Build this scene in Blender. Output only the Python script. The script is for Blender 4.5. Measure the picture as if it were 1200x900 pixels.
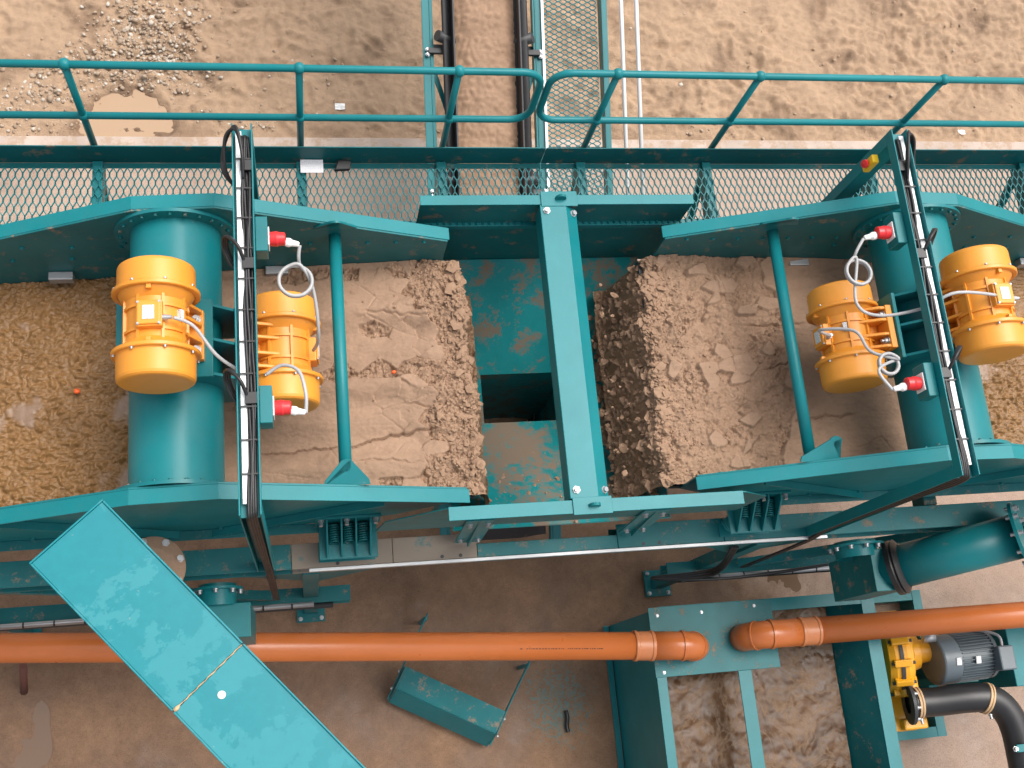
import bpy, math, random
import numpy as np
from mathutils import Vector, Matrix
random.seed(7); rng = np.random.default_rng(11)
S = bpy.context.scene
for o in list(bpy.data.objects): bpy.data.objects.remove(o)

# ------------------------------------------------------------------ camera
RW = ((0.9816600036, -0.0881001008, 0.1690621470), (0.0351841754, 0.9553044974, 0.2935223858), (-0.1873651812, -0.2821908741, 0.9408839458))
cd = bpy.data.cameras.new('camera'); cam = bpy.data.objects.new('camera', cd); S.collection.objects.link(cam)
cam.matrix_world = Matrix.Translation((0, 0, 10)) @ Matrix(RW).transposed().to_4x4()
cd.sensor_width = 36; cd.lens = 39.195; cd.clip_end = 1000; cd.clip_start = 0.05
S.camera = cam
# ------------------------------------------------------------------ light (overcast, soft sun high in the north-east)
SUN_EL, SUN_AZ = 66, 60          # azimuth measured from +Y towards +X
w = bpy.data.worlds.new('World'); S.world = w; w.use_nodes = True
nt = w.node_tree; nt.nodes.clear()
sky = nt.nodes.new('ShaderNodeTexSky'); sky.sky_type = 'NISHITA'; sky.sun_disc = False
sky.sun_elevation = math.radians(SUN_EL); sky.sun_rotation = math.radians(SUN_AZ)
sky.dust_density = 6.0; sky.air_density = 1.0; sky.ozone_density = 0.6
hs = nt.nodes.new('ShaderNodeHueSaturation'); hs.inputs['Saturation'].default_value = 0.35
bg = nt.nodes.new('ShaderNodeBackground'); bg.inputs['Strength'].default_value = 0.15
wo = nt.nodes.new('ShaderNodeOutputWorld')
nt.links.new(sky.outputs[0], hs.inputs['Color']); nt.links.new(hs.outputs[0], bg.inputs[0]); nt.links.new(bg.outputs[0], wo.inputs[0])
sl = bpy.data.lights.new('sun', 'SUN'); sl.energy = 1.0; sl.angle = math.radians(40); sl.color = (1, 0.965, 0.92)
so = bpy.data.objects.new('sun', sl); S.collection.objects.link(so)
el, az = math.radians(SUN_EL), math.radians(SUN_AZ)
so.rotation_euler = Vector((math.sin(az)*math.cos(el), math.cos(az)*math.cos(el), math.sin(el))).to_track_quat('Z', 'Y').to_euler()
so.location = (3, 6, 20)
S.view_settings.view_transform = 'Standard'; S.view_settings.look = 'None'
S.view_settings.exposure = 0.72; S.view_settings.gamma = 1; S.view_settings.use_curve_mapping = False
S.render.engine = 'CYCLES'

# ------------------------------------------------------------------ helpers
CX = 1.605                                  # the plant is symmetric about this x
def Z(D): return 10.0 - D
def mxx(x): return 2*CX - x
WLOC = {}
class MB:
    def __init__(s): s.v = []; s.f = []; s.sm = []
    def add(s, v, f, smooth=False):
        b = len(s.v); s.v += [tuple(map(float, p)) for p in v]; s.f += [tuple(i+b for i in q) for q in f]; s.sm += [smooth]*len(f); return s
    def box(s, x0, x1, y0, y1, z0, z1):
        return s.add([(x0,y0,z0),(x1,y0,z0),(x1,y1,z0),(x0,y1,z0),(x0,y0,z1),(x1,y0,z1),(x1,y1,z1),(x0,y1,z1)],
              [(0,3,2,1),(4,5,6,7),(0,1,5,4),(1,2,6,5),(2,3,7,6),(3,0,4,7)])
    def obox(s, c, ax, ay, az, hx, hy, hz):
        c, ax, ay, az = map(Vector, (c, ax, ay, az)); v = []
        for k in (-1, 1):
            for i, j in ((-1,-1),(1,-1),(1,1),(-1,1)): v.append(c+ax*hx*i+ay*hy*j+az*hz*k)
        return s.add(v, [(0,3,2,1),(4,5,6,7),(0,1,5,4),(1,2,6,5),(2,3,7,6),(3,0,4,7)])
    def bar(s, a, b, wdt, hgt, up=(0,0,1)):
        a, b = Vector(a), Vector(b); t = (b-a).normalized(); up = Vector(up)
        sd = t.cross(up); sd = sd.normalized() if sd.length > 1e-4 else Vector((1,0,0)); u = sd.cross(t)
        return s.obox((a+b)/2, t, sd, u, (b-a).length/2, wdt/2, hgt/2)
    def prism(s, poly, axis, a, b):          # polygon in the plane normal to axis, extruded a..b
        n = len(poly)
        def P(p, c): return (p[0], c, p[1]) if axis == 'Y' else ((c, p[0], p[1]) if axis == 'X' else (p[0], p[1], c))
        v = [P(p, a) for p in poly]+[P(p, b) for p in poly]
        f = [tuple(range(n)), tuple(range(2*n-1, n-1, -1))]+[(i, n+i, n+(i+1) % n, (i+1) % n) for i in range(n)]
        return s.add(v, f)
    def tube(s, path, r, n=10, cap=True, closed=False):
        P = [Vector(p) for p in path]; m = len(P); v = []; f = []
        rr = r if isinstance(r, (list, tuple)) else [r]*m
        t0 = (P[1]-P[0]).normalized(); a = t0.orthogonal().normalized()
        for i in range(m):
            if closed: t = (P[(i+1) % m]-P[i-1]).normalized()
            else: t = ((P[min(i+1, m-1)]-P[i]).normalized()+(P[i]-P[max(i-1, 0)]).normalized()).normalized() if 0 < i < m-1 else (P[min(i+1, m-1)]-P[max(i-1, 0)]).normalized()
            a = (a-t*a.dot(t)).normalized(); b = t.cross(a)
            for k in range(n):
                g = 2*math.pi*k/n; v.append(P[i]+(a*math.cos(g)+b*math.sin(g))*rr[i])
        for i in range(m if closed else m-1):
            for k in range(n):
                j = (i+1) % m; f.append((i*n+k, i*n+(k+1) % n, j*n+(k+1) % n, j*n+k))
        s.add(v, f, True)
        if cap and not closed:
            b = len(s.v)-m*n
            s.f += [tuple(b+k for k in range(n-1, -1, -1)), tuple(b+(m-1)*n+k for k in range(n))]; s.sm += [False, False]
        return s
    def lathe(s, prof, c, t, n=32, ref=None):  # prof: (s along axis, radius); sharp profile = repeat points by caller
        c, t = Vector(c), Vector(t).normalized(); a = (Vector(ref) if ref else t.orthogonal()); a = (a-t*a.dot(t)).normalized(); b = t.cross(a)
        for i in range(len(prof)-1):           # every band has its own verts, so edges between bands stay crisp
            (s0, r0), (s1, r1) = prof[i], prof[i+1]; v = []; f = []
            for q, (ss, r) in enumerate(((s0, r0), (s1, r1))):
                for k in range(n):
                    g = 2*math.pi*k/n; v.append(c+t*ss+(a*math.cos(g)+b*math.sin(g))*max(r, 1e-5))
            for k in range(n): f.append((k, (k+1) % n, n+(k+1) % n, n+k))
            s.add(v, f, True)
        return s
    def ball(s, c, r, n=10):
        return s.lathe([(-r*math.cos(math.pi*i/n), r*math.sin(math.pi*i/n)) for i in range(n+1)], c, (0,0,1), 14)
    def bolt(s, c, nrm, r=.014, h=.014):
        return s.lathe([(0, r*1.45), (h*.25, r*1.45), (h*.25, r), (h, r), (h, 0)], c, nrm, 6)
def smooth_path(pts, k=8, closed=False):
    P = [Vector(p) for p in pts]; out = []; n = len(P)
    for i in range(n if closed else n-1):
        p0 = P[i-1] if (i or closed) else P[0]; p1 = P[i]; p2 = P[(i+1) % n]; p3 = P[(i+2) % n] if (closed or i+2 < n) else P[-1]
        for j in range(k):
            t = j/k
            out.append(.5*((2*p1)+(p2-p0)*t+(2*p0-5*p1+4*p2-p3)*t*t+(3*p1-p0-3*p2+p3)*t**3))
    if not closed: out.append(P[-1])
    return out
def fix(me):
    import bmesh
    bm = bmesh.new(); bm.from_mesh(me); bmesh.ops.remove_doubles(bm, verts=bm.verts, dist=1e-6)
    bmesh.ops.recalc_face_normals(bm, faces=bm.faces); bm.to_mesh(me); bm.free()
def tag(o, label=None, cat=None, group=None, kind=None):
    if label: o['label'] = label
    if cat: o['category'] = cat
    if group: o['group'] = group
    if kind: o['kind'] = kind
    return o
def link(name, me, mat, parent, loc):
    o = bpy.data.objects.new(name, me); S.collection.objects.link(o)
    if mat and me and not me.materials: me.materials.append(mat)
    loc = Vector(loc)
    if parent: o.parent = parent; o.location = loc-WLOC[parent.name]
    else: o.location = loc
    WLOC[o.name] = loc
    return o
def build(mb, name, mat, parent=None, mir=False, bev=0.0, recalc=True, origin=None):
    v = np.array(mb.v); 
    if mir: v[:, 0] = 2*CX-v[:, 0]
    lo, hi = v.min(0), v.max(0); c = np.array([(lo[0]+hi[0])/2, (lo[1]+hi[1])/2, lo[2]]) if origin is None else np.array(origin)
    me = bpy.data.meshes.new(name); me.from_pydata((v-c).tolist(), [], mb.f)
    me.polygons.foreach_set('use_smooth', mb.sm); me.update()
    if recalc:
        import bmesh
        bm = bmesh.new(); bm.from_mesh(me); bmesh.ops.recalc_face_normals(bm, faces=bm.faces); bm.to_mesh(me); bm.free()
    o = link(name, me, mat, parent, c)
    if bev:
        m = o.modifiers.new('bevel', 'BEVEL'); m.width = bev; m.segments = 2; m.limit_method = 'ANGLE'; m.angle_limit = math.radians(50)
    return o
def empty(name, loc, label, cat, group=None):
    o = bpy.data.objects.new(name, None); S.collection.objects.link(o); o.location = loc; o.empty_display_size = .1
    WLOC[o.name] = Vector(loc); return tag(o, label, cat, group)
def heightgrid(name, xs, ys, Hz, mat, parent=None, attr=None):
    nx, ny = len(xs), len(ys); X, Y = np.meshgrid(xs, ys, indexing='ij')
    v = np.stack([X, Y, Hz], -1).reshape(-1, 3)
    i = np.arange(nx*ny).reshape(nx, ny)
    f = np.stack([i[:-1, :-1], i[1:, :-1], i[1:, 1:], i[:-1, 1:]], -1).reshape(-1, 4)
    me = bpy.data.meshes.new(name); c = np.array([xs.mean(), ys.mean(), 0]) if parent is None else np.array([0, 0, 0.])
    me.from_pydata((v-c).tolist(), [], f.tolist()); me.polygons.foreach_set('use_smooth', [True]*len(f))
    if attr:
        for k, a in attr.items():
            at = me.attributes.new(k, 'FLOAT', 'POINT'); at.data.foreach_set('value', a.reshape(-1).astype(np.float32))
    me.update()
    return link(name, me, mat, parent, c)
# ---- numpy noise
_perm = rng.permutation(4096)
def _h(i, j, k=0): return _perm[(_perm[(i+k*57) & 4095]+j) & 4095]
def perlin(x, y, k=0):
    i, j = np.floor(x).astype(int), np.floor(y).astype(int); u, v = x-i, y-j
    def g(a, b, dx, dy):
        t = _h(a, b, k)*(2*np.pi/4096.0); return np.cos(t)*dx+np.sin(t)*dy
    fu, fv = u*u*u*(u*(u*6-15)+10), v*v*v*(v*(v*6-15)+10)
    a = g(i, j, u, v)*(1-fu)+g(i+1, j, u-1, v)*fu; b = g(i, j+1, u, v-1)*(1-fu)+g(i+1, j+1, u-1, v-1)*fu
    return a*(1-fv)+b*fv
def fbm(x, y, o=4, k=0):
    s, a = 0, 1.
    for q in range(o): s = s+a*perlin(x, y, k+q); x, y, a = x*2.03+13, y*2.03+7, a*.5
    return s
def worley(x, y, k=0, full=False):
    i, j = np.floor(x).astype(int), np.floor(y).astype(int); d1 = np.full(x.shape, 9.); d2 = d1.copy(); cid = np.zeros(x.shape, int); cx = np.zeros(x.shape); cy = np.zeros(x.shape)
    for a in (-1, 0, 1):
        for b in (-1, 0, 1):
            h = _h(i+a, j+b, k); px, py = i+a+(h % 64)/64., j+b+((h >> 6) % 64)/64.
            d = np.hypot(px-x, py-y); m = d < d1
            d2 = np.where(m, d1, np.minimum(d2, d)); cid = np.where(m, h, cid); d1 = np.where(m, d, d1); cx = np.where(m, px, cx); cy = np.where(m, py, cy)
    return (d1, d2, cid/4096., cx, cy) if full else (d1, d2, cid/4096.)
def sstep(a, b, x): t = np.clip((x-a)/(b-a), 0, 1); return t*t*(3-2*t)

# ------------------------------------------------------------------ materials
def newmat(name):
    m = bpy.data.materials.new(name); m.use_nodes = True; n = m.node_tree.nodes; b = n['Principled BSDF']; return m, m.node_tree, b
def nd(t, typ, **kw):
    n = t.nodes.new(typ)
    for k, v in kw.items():
        if hasattr(n, k): setattr(n, k, v)
        else: n.inputs[k].default_value = v
    return n
def noise(t, scale, detail=5, rough=.6, vec=None, dist=0):
    n = nd(t, 'ShaderNodeTexNoise'); n.inputs['Scale'].default_value = scale; n.inputs['Detail'].default_value = detail; n.inputs['Roughness'].default_value = rough; n.inputs['Distortion'].default_value = dist
    if vec is None: vec = nd(t, 'ShaderNodeNewGeometry').outputs['Position']
    t.links.new(vec, n.inputs['Vector']); return n.outputs[0]
def ramp(t, fac, stops):
    r = nd(t, 'ShaderNodeValToRGB'); e = r.color_ramp.elements
    while len(e) < len(stops): e.new(.5)
    for q, (p, c) in zip(e, stops): q.position = p; q.color = c if len(c) == 4 else (*c, 1)
    t.links.new(fac, r.inputs[0]); return r.outputs[0]
def mix(t, f, a, b):
    m = nd(t, 'ShaderNodeMix', data_type='RGBA')
    for sck, v in ((m.inputs[0], f), (m.inputs[6], a), (m.inputs[7], b)):
        if hasattr(v, 'is_output'): t.links.new(v, sck)
        else: sck.default_value = v if not isinstance(v, tuple) else ((*v, 1) if len(v) == 3 else v)
    return m.outputs[2]
def math_(t, op, a, b=0.0, c=None):
    m = nd(t, 'ShaderNodeMath', operation=op)
    for sck, v in zip(m.inputs, (a, b) if c is None else (a, b, c)):
        if hasattr(v, 'is_output'): t.links.new(v, sck)
        else: sck.default_value = v
    return m.outputs[0]
def bump(t, b, h, strength=.3, dist=.01):
    n = nd(t, 'ShaderNodeBump'); n.inputs['Strength'].default_value = strength; n.inputs['Distance'].default_value = dist
    t.links.new(h, n.inputs['Height']); t.links.new(n.outputs[0], b.inputs['Normal'])
def paint(name, col, rough=.38, dirt=.45, dirtcol=(.30, .19, .12), var=.25, dscale=9., spec=.5, bumpk=.08, wet=0):
    """gloss paint with slight fading, dust and dried splashes (dirt = threshold, lower = dirtier)"""
    m, t, b = newmat(name)
    n1 = noise(t, 2.3, 4); n2 = noise(t, dscale, 7, .65); n3 = noise(t, dscale*7, 4, .6)
    c = mix(t, ramp(t, n1, [(.3, (0, 0, 0)), (.7, (1, 1, 1))]), tuple(x*(1-var*.5) for x in col), tuple(min(1, x*(1+var*.5)+.004) for x in col))
    mm = math_(t, 'ADD', math_(t, 'MULTIPLY', n2, .75), math_(t, 'MULTIPLY', n3, .25))
    msk = ramp(t, mm, [(1-dirt, (0, 0, 0)), (min(1, 1-dirt+.09), (1, 1, 1))])
    fac = math_(t, 'MULTIPLY', msk, .8)
    film = math_(t, 'MULTIPLY', ramp(t, n2, [(.35, (0, 0, 0)), (.8, (1, 1, 1))]), .04)
    c = mix(t, film, c, dirtcol); c = mix(t, fac, c, dirtcol)
    t.links.new(c, b.inputs['Base Color'])
    r = math_(t, 'ADD', math_(t, 'MULTIPLY', fac, .9-rough), math_(t, 'ADD', math_(t, 'MULTIPLY', n2, .16), rough-.08))
    t.links.new(r, b.inputs['Roughness']); b.inputs['Specular IOR Level'].default_value = spec
    bump(t, b, math_(t, 'ADD', noise(t, 60, 3), math_(t, 'MULTIPLY', msk, 1.2)), bumpk, .004)
    return m
def covermat():
    m, t, b = newmat('teal_paint_faded')
    n1 = noise(t, 3.4, 8, .66, dist=.25); n2 = noise(t, 22, 5, .6); n3 = noise(t, 1.1, 3, .5); n4 = noise(t, 55, 3, .6)
    c = mix(t, ramp(t, n2, [(.35, (0, 0, 0)), (.7, (1, 1, 1))]), (.004, .175, .205), (.005, .192, .222))
    pale = ramp(t, math_(t, 'ADD', math_(t, 'MULTIPLY', n1, .8), math_(t, 'ADD', math_(t, 'MULTIPLY', n3, .35), math_(t, 'MULTIPLY', n2, .1))), [(.655, (0, 0, 0)), (.675, (1, 1, 1))])
    c = mix(t, math_(t, 'MULTIPLY', pale, .30), c, (.085, .30, .33))     # dried, chalky water film
    spl = ramp(t, math_(t, 'ADD', math_(t, 'MULTIPLY', n4, .45), math_(t, 'MULTIPLY', n2, .55)), [(.655, (0, 0, 0)), (.70, (1, 1, 1))])
    c = mix(t, math_(t, 'MULTIPLY', spl, .7), c, (.38, .29, .19))
    t.links.new(c, b.inputs['Base Color']); t.links.new(math_(t, 'ADD', math_(t, 'MULTIPLY', pale, .25), .36), b.inputs['Roughness']); b.inputs['Specular IOR Level'].default_value = .35
    bump(t, b, n1, .05, .01); return m
TEALC = (.002, .148, .163)
M = {}
M['teal'] = paint('teal_paint', TEALC, .36, .355, spec=.28)
M['teal_clean'] = paint('teal_paint_clean', (.002, .172, .190), .38, .32, var=.18, spec=.28)
M['teal_dusty'] = paint('teal_paint_dusty', (.002, .122, .132), .45, .44, var=.3, spec=.3)
M['teal_sandy'] = paint('teal_paint_sandy', (.008, .13, .14), .5, .66, (.30, .215, .16), dscale=4.)
M['teal_muddy'] = paint('teal_paint_muddy', (.004, .200, .212), .42, .50, (.22, .125, .075), dscale=6., spec=.3)
M['teal_mudflow'] = paint('teal_paint_mudflow', (.004, .20, .21), .45, .55, (.235, .13, .078), dscale=3.2, spec=.3)
M['teal_cover'] = covermat()
M['motor'] = paint('orange_yellow_enamel', (.70, .268, .026), .38, .385, (.36, .22, .12), var=.16)
M['motor_cover'] = paint('orange_yellow_cover', (.72, .285, .029), .42, .36, (.40, .24, .13), var=.14)
M['pump'] = paint('pump_yellow_paint', (.72, .33, .01), .4, .36, (.16, .09, .05))
M['pipe'] = paint('orange_pvc', (.48, .130, .030), .30, .22, (.28, .17, .10), var=.12)
M['pipe_collar'] = paint('orange_pvc_collar', (.52, .18, .066), .4, .26, (.32, .20, .12), var=.12)
M['grey'] = paint('grey_motor_paint', (.085, .11, .125), .42, .33, (.22, .15, .10))
M['rubber'] = paint('black_rubber', (.010, .010, .011), .42, .30, (.10, .07, .05), var=.3)
M['belt'] = paint('conveyor_belt_rubber', (.022, .022, .025), .55, .40, (.13, .09, .06), var=.3)
M['cable_black'] = paint('black_cable', (.012, .012, .013), .45, .26, (.10, .08, .06))
M['cable_grey'] = paint('grey_cable', (.36, .36, .36), .45, .2, (.3, .22, .15))
M['galv'] = paint('galvanised_steel', (.42, .43, .44), .42, .3, (.3, .22, .16), var=.2)
M['white'] = paint('white_plastic', (.80, .80, .79), .4, .18, (.5, .42, .34), var=.05)
M['rail_white'] = paint('white_rail_paint', (.90, .90, .90), .5, .12, (.6, .5, .4), var=.03)
M['plate'] = None
M['tape'] = paint('grey_label', (.55, .55, .55), .4, .2)
M['red'] = paint('red_plastic', (.62, .02, .025), .35, .15)
M['orange_bit'] = paint('orange_plastic', (.85, .12, .02), .5, .2)
M['yellow'] = paint('yellow_plastic', (.78, .5, .01), .4, .15)
M['rust'] = paint('rusty_steel', (.13, .045, .03), .75, .35, (.2, .1, .06))
M['dark_steel'] = paint('dark_steel', (.03, .032, .034), .5, .4, (.14, .09, .06))
M['sealant'] = paint('tan_sealant', (.50, .33, .18), .6, .3, (.36, .25, .16))
for k in ('galv',): M[k].node_tree.nodes['Principled BSDF'].inputs['Metallic'].default_value = .65
def sandmat(name, dry, wet, fine=1., bd=.006, rough_dry=.92, rough_wet=.42, attr='wet', patch=None):
    m, t, b = newmat(name)
    a = nd(t, 'ShaderNodeAttribute', attribute_name=attr).outputs['Fac']
    n1 = noise(t, 3.2, 6, .6); n2 = noise(t, 26, 6, .65); n3 = noise(t, 190, 3, .7)
    k = math_(t, 'ADD', math_(t, 'ADD', math_(t, 'MULTIPLY', n1, .45), math_(t, 'MULTIPLY', n2, .35)), math_(t, 'MULTIPLY', n3, .2))
    kd = ramp(t, k, [(.28, tuple(x*.72 for x in dry)), (.5, dry), (.72, tuple(min(1, x*1.22) for x in dry))])
    kw = ramp(t, k, [(.28, tuple(x*.6 for x in wet)), (.5, wet), (.74, tuple(min(1, x*1.4) for x in wet))])
    sh = nd(t, 'ShaderNodeAttribute', attribute_name='sheen').outputs['Fac']
    t.links.new(mix(t, math_(t, 'MULTIPLY', sh, .75), mix(t, a, kd, kw), (.25, .165, .115)), b.inputs['Base Color'])
    r = math_(t, 'SUBTRACT', math_(t, 'ADD', math_(t, 'MULTIPLY', a, rough_wet-rough_dry), rough_dry), math_(t, 'MULTIPLY', sh, .38)); t.links.new(math_(t, 'ADD', r, math_(t, 'MULTIPLY', math_(t, 'SUBTRACT', n2, .5), .2)), b.inputs['Roughness'])
    b.inputs['Specular IOR Level'].default_value = .35
    bump(t, b, math_(t, 'ADD', math_(t, 'MULTIPLY', n3, .5), n2), .55*fine, bd)
    return m
M['sand'] = sandmat('screened_sand', (.318, .205, .136), (.230, .120, .044), rough_wet=.27)
M['clod'] = sandmat('damp_sand_clods', (.305, .192, .124), (.2, .11, .06))
M['terrain'] = sandmat('yard_sand', (.405, .275, .178), (.205, .127, .077), rough_wet=.5, fine=1.5, bd=.02)
M['stone'] = None
def stonemat():
    m, t, b = newmat('pebble')
    n = nd(t, 'ShaderNodeAttribute', attribute_name='tone').outputs['Fac']
    c = ramp(t, n, [(0, (.26, .19, .13)), (.45, (.38, .30, .22)), (.75, (.48, .42, .34)), (1, (.66, .64, .58))])
    t.links.new(mix(t, math_(t, 'MULTIPLY', noise(t, 60, 4), .7), c, (.33, .22, .15)), b.inputs['Base Color']); b.inputs['Roughness'].default_value = .75; return m
M['stone'] = stonemat()
def slabmat():
    m, t, b = newmat('wet_yard_slab')
    pos = nd(t, 'ShaderNodeNewGeometry').outputs['Position']; sx = nd(t, 'ShaderNodeSeparateXYZ'); t.links.new(pos, sx.inputs[0])
    n1 = noise(t, 1.3, 7, .6, dist=.4); n2 = noise(t, 9, 6, .65); n3 = noise(t, 120, 3, .7); n4 = noise(t, 34, 5, .7)
    k = math_(t, 'ADD', math_(t, 'MULTIPLY', n1, .6), math_(t, 'ADD', math_(t, 'MULTIPLY', n2, .22), math_(t, 'MULTIPLY', n4, .18)))
    brown = ramp(t, k, [(.30, (.088, .046, .024)), (.46, (.165, .090, .049)), (.58, (.235, .135, .077)), (.72, (.32, .195, .118))])
    pale = ramp(t, k, [(.32, (.27, .18, .13)), (.5, (.37, .26, .195)), (.7, (.46, .345, .27))])
    # washed sand lies over the slab on the discharge side; bare concrete shows beyond the far beam and by the pump
    far = ramp(t, math_(t, 'ADD', math_(t, 'MULTIPLY', sx.outputs[1], .3), math_(t, 'MULTIPLY', math_(t, 'SUBTRACT', n1, .5), 1.2)), [(.72, (0, 0, 0)), (1., (1, 1, 1))])
    pump = ramp(t, math_(t, 'ADD', math_(t, 'MULTIPLY', sx.outputs[0], .2), math_(t, 'MULTIPLY', math_(t, 'SUBTRACT', n1, .5), .9)), [(.82, (0, 0, 0)), (1., (1, 1, 1))])
    c = mix(t, math_(t, 'MAXIMUM', far, math_(t, 'MULTIPLY', pump, .75)), brown, pale)
    # overspray of teal paint on the slab beside the tank
    dx = math_(t, 'DIVIDE', math_(t, 'SUBTRACT', sx.outputs[0], 2.15), .42); dy = math_(t, 'DIVIDE', math_(t, 'SUBTRACT', sx.outputs[1], .05), .48)
    rr = math_(t, 'ADD', math_(t, 'MULTIPLY', dx, dx), math_(t, 'MULTIPLY', dy, dy))
    sp = ramp(t, math_(t, 'SUBTRACT', math_(t, 'ADD', math_(t, 'MULTIPLY', n4, .8), math_(t, 'MULTIPLY', n3, .25)), math_(t, 'MULTIPLY', rr, .16)), [(.475, (0, 0, 0)), (.54, (1, 1, 1))])
    c = mix(t, math_(t, 'MULTIPLY', sp, .6), c, (.03, .16, .165))
    gr = ramp(t, n3, [(.36, (.55,)*3), (.5, (1, 1, 1)), (.68, (1.0,)*3)])
    mg = nd(t, 'ShaderNodeMix', data_type='RGBA', blend_type='MULTIPLY'); mg.inputs[0].default_value = .75; t.links.new(c, mg.inputs[6]); t.links.new(gr, mg.inputs[7]); c = mg.outputs[2]
    t.links.new(c, b.inputs['Base Color'])
    t.links.new(ramp(t, n1, [(.32, (.30,)*3), (.46, (.55,)*3), (.65, (.85,)*3)]), b.inputs['Roughness'])
    b.inputs['Specular IOR Level'].default_value = .4
    bump(t, b, math_(t, 'ADD', math_(t, 'MULTIPLY', n3, .5), n4), .5, .006); return m
M['slab'] = slabmat()
M['kerb'] = paint('pale_concrete', (.42, .335, .28), .85, .52, (.36, .25, .17), var=.3, dscale=6.)
def watermat(name, c1, c2, foam, scale, rough=.2):
    m, t, b = newmat(name)
    n1 = noise(t, scale, 4, .5, dist=1.4); n2 = noise(t, scale*.9, 3, .55, dist=2.6); n3 = noise(t, scale*9, 4, .6, dist=.6)
    c = mix(t, ramp(t, n1, [(.3, (0, 0, 0)), (.7, (1, 1, 1))]), c1, c2)
    st = math_(t, 'MULTIPLY', ramp(t, n2, [(.42, (0, 0, 0)), (.50, (1, 1, 1)), (.58, (0, 0, 0))]), ramp(t, n3, [(.35, (.15,)*3), (.65, (.75,)*3)]))
    c = mix(t, math_(t, 'MULTIPLY', st, .5), c, foam)
    t.links.new(c, b.inputs['Base Color']); t.links.new(math_(t, 'ADD', math_(t, 'MULTIPLY', st, .5), rough), b.inputs['Roughness']); b.inputs['Specular IOR Level'].default_value = .16
    bump(t, b, math_(t, 'ADD', math_(t, 'MULTIPLY', n3, .3), n1), .06, .02); return m
M['slurry'] = watermat('muddy_slurry', (.052, .024, .010), (.115, .058, .026), (.40, .275, .17), 3.0, rough=.22)
m, t, b = newmat('puddle_water'); b.inputs['Base Color'].default_value = (.37, .245, .15, 1); b.inputs['Roughness'].default_value = .25; M['puddle'] = m
m, t, b = newmat('shallow_water_film'); b.inputs['Base Color'].default_value = (.17, .105, .065, 1); b.inputs['Roughness'].default_value = .10; M['film'] = m
def papermat():
    m, t, b = newmat('handwritten_paper')
    wv = nd(t, 'ShaderNodeTexWave', wave_type='BANDS', bands_direction='Y'); wv.inputs['Scale'].default_value = 22; wv.inputs['Distortion'].default_value = 9; wv.inputs['Detail'].default_value = 3; wv.inputs['Detail Scale'].default_value = 4
    t.links.new(nd(t, 'ShaderNodeNewGeometry').outputs['Position'], wv.inputs['Vector'])
    t.links.new(mix(t, ramp(t, wv.outputs[1], [(.0, (.5,)*3), (.12, (0, 0, 0))]), (.74, .73, .75), (.35, .35, .45)), b.inputs['Base Color']); b.inputs['Roughness'].default_value = .7; return m
M['paper'] = papermat()
def platemat():
    m, t, b = newmat('printed_rating_plate')
    n = nd(t, 'ShaderNodeTexNoise'); n.inputs['Scale'].default_value = 1; n.inputs['Detail'].default_value = 2
    mp = nd(t, 'ShaderNodeMapping'); mp.inputs['Scale'].default_value = (160, 420, 160); t.links.new(nd(t, 'ShaderNodeTexCoord').outputs['Object'], mp.inputs[0]); t.links.new(mp.outputs[0], n.inputs['Vector'])
    t.links.new(mix(t, ramp(t, n.outputs[0], [(.52, (0, 0, 0)), (.58, (1, 1, 1))]), (.70, .70, .69), (.25, .25, .25)), b.inputs['Base Color']); b.inputs['Roughness'].default_value = .4; return m
M['plate'] = platemat()

# ================================================================== the setting
def spaced(lo, fa, fb, hi, step, n):
    g = np.geomspace(.05, 1, n)
    return np.concatenate([fa-(fa-lo)*g[::-1]**2, np.arange(fa, fb, step), fb+(hi-fb)*g**2])
xs = spaced(-150, -4.2, 10.5, 150, .021, 40); ys = spaced(-150, 5.45, 9.2, 150, .021, 40)
X, Y = np.meshgrid(xs, ys, indexing='ij')
inside = sstep(5.5, 5.75, Y)*sstep(60, 12, np.hypot(X-2, Y-6))
d1, d2, cid = worley(X*2.2+.5*fbm(X*2, Y*2, 3, 40), Y*2.9+.5*fbm(X*2+9, Y*2, 3, 41), 5)
lump = fbm(X*1.1, Y*1.3, 5, 1)*.07
rough_zone = sstep(-.05, .25, fbm(X*.5+3, Y*.6, 3, 9)+.16*sstep(3.2, 5, X)+.12*sstep(6.3, 7.4, Y))
tracks = np.abs(fbm(X*4.2, Y*6.0, 4, 21))
q1, q2, qc = worley(X*7+.8*fbm(X*4, Y*4, 2, 44), Y*9+.8*fbm(X*4+3, Y*4, 2, 45), 46)[:3]
hz = -.05+lump*.8+(.075*(tracks-.2)+.03*(d2-d1))*(.25+.75*rough_zone)+.030*(qc-.5)*sstep(.1, .4, q2-q1)*rough_zone*sstep(.0, .35, fbm(X*1.7, Y*2, 3, 47)+.1)+.022*fbm(X*12, Y*15, 4, 31)+.045*sstep(.1, .5, fbm(X*2.6, Y*3.2, 4, 77))*rough_zone
for _ in range(170):                                   # footprints and scuffs
    fx, fy, fa_ = rng.uniform(-3, 9), rng.uniform(5.7, 8.4), rng.uniform(0, 3.14)
    i0, i1 = np.searchsorted(xs, (fx-.3, fx+.3)); j0, j1 = np.searchsorted(ys, (fy-.3, fy+.3)); sx_, sy_ = X[i0:i1, j0:j1]-fx, Y[i0:i1, j0:j1]-fy
    pa_, pb_ = sx_*math.cos(fa_)+sy_*math.sin(fa_), -sx_*math.sin(fa_)+sy_*math.cos(fa_); q = (pa_/.13)**2+(pb_/.048)**2
    hz[i0:i1, j0:j1] += rng.uniform(.5, 1)*(-.034*np.exp(-q*1.3)+.020*np.exp(-(np.sqrt(q)-1.5)**2*5))
hz = np.where(Y > 5.52, hz*inside-.03*(1-inside), -.14)
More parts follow.
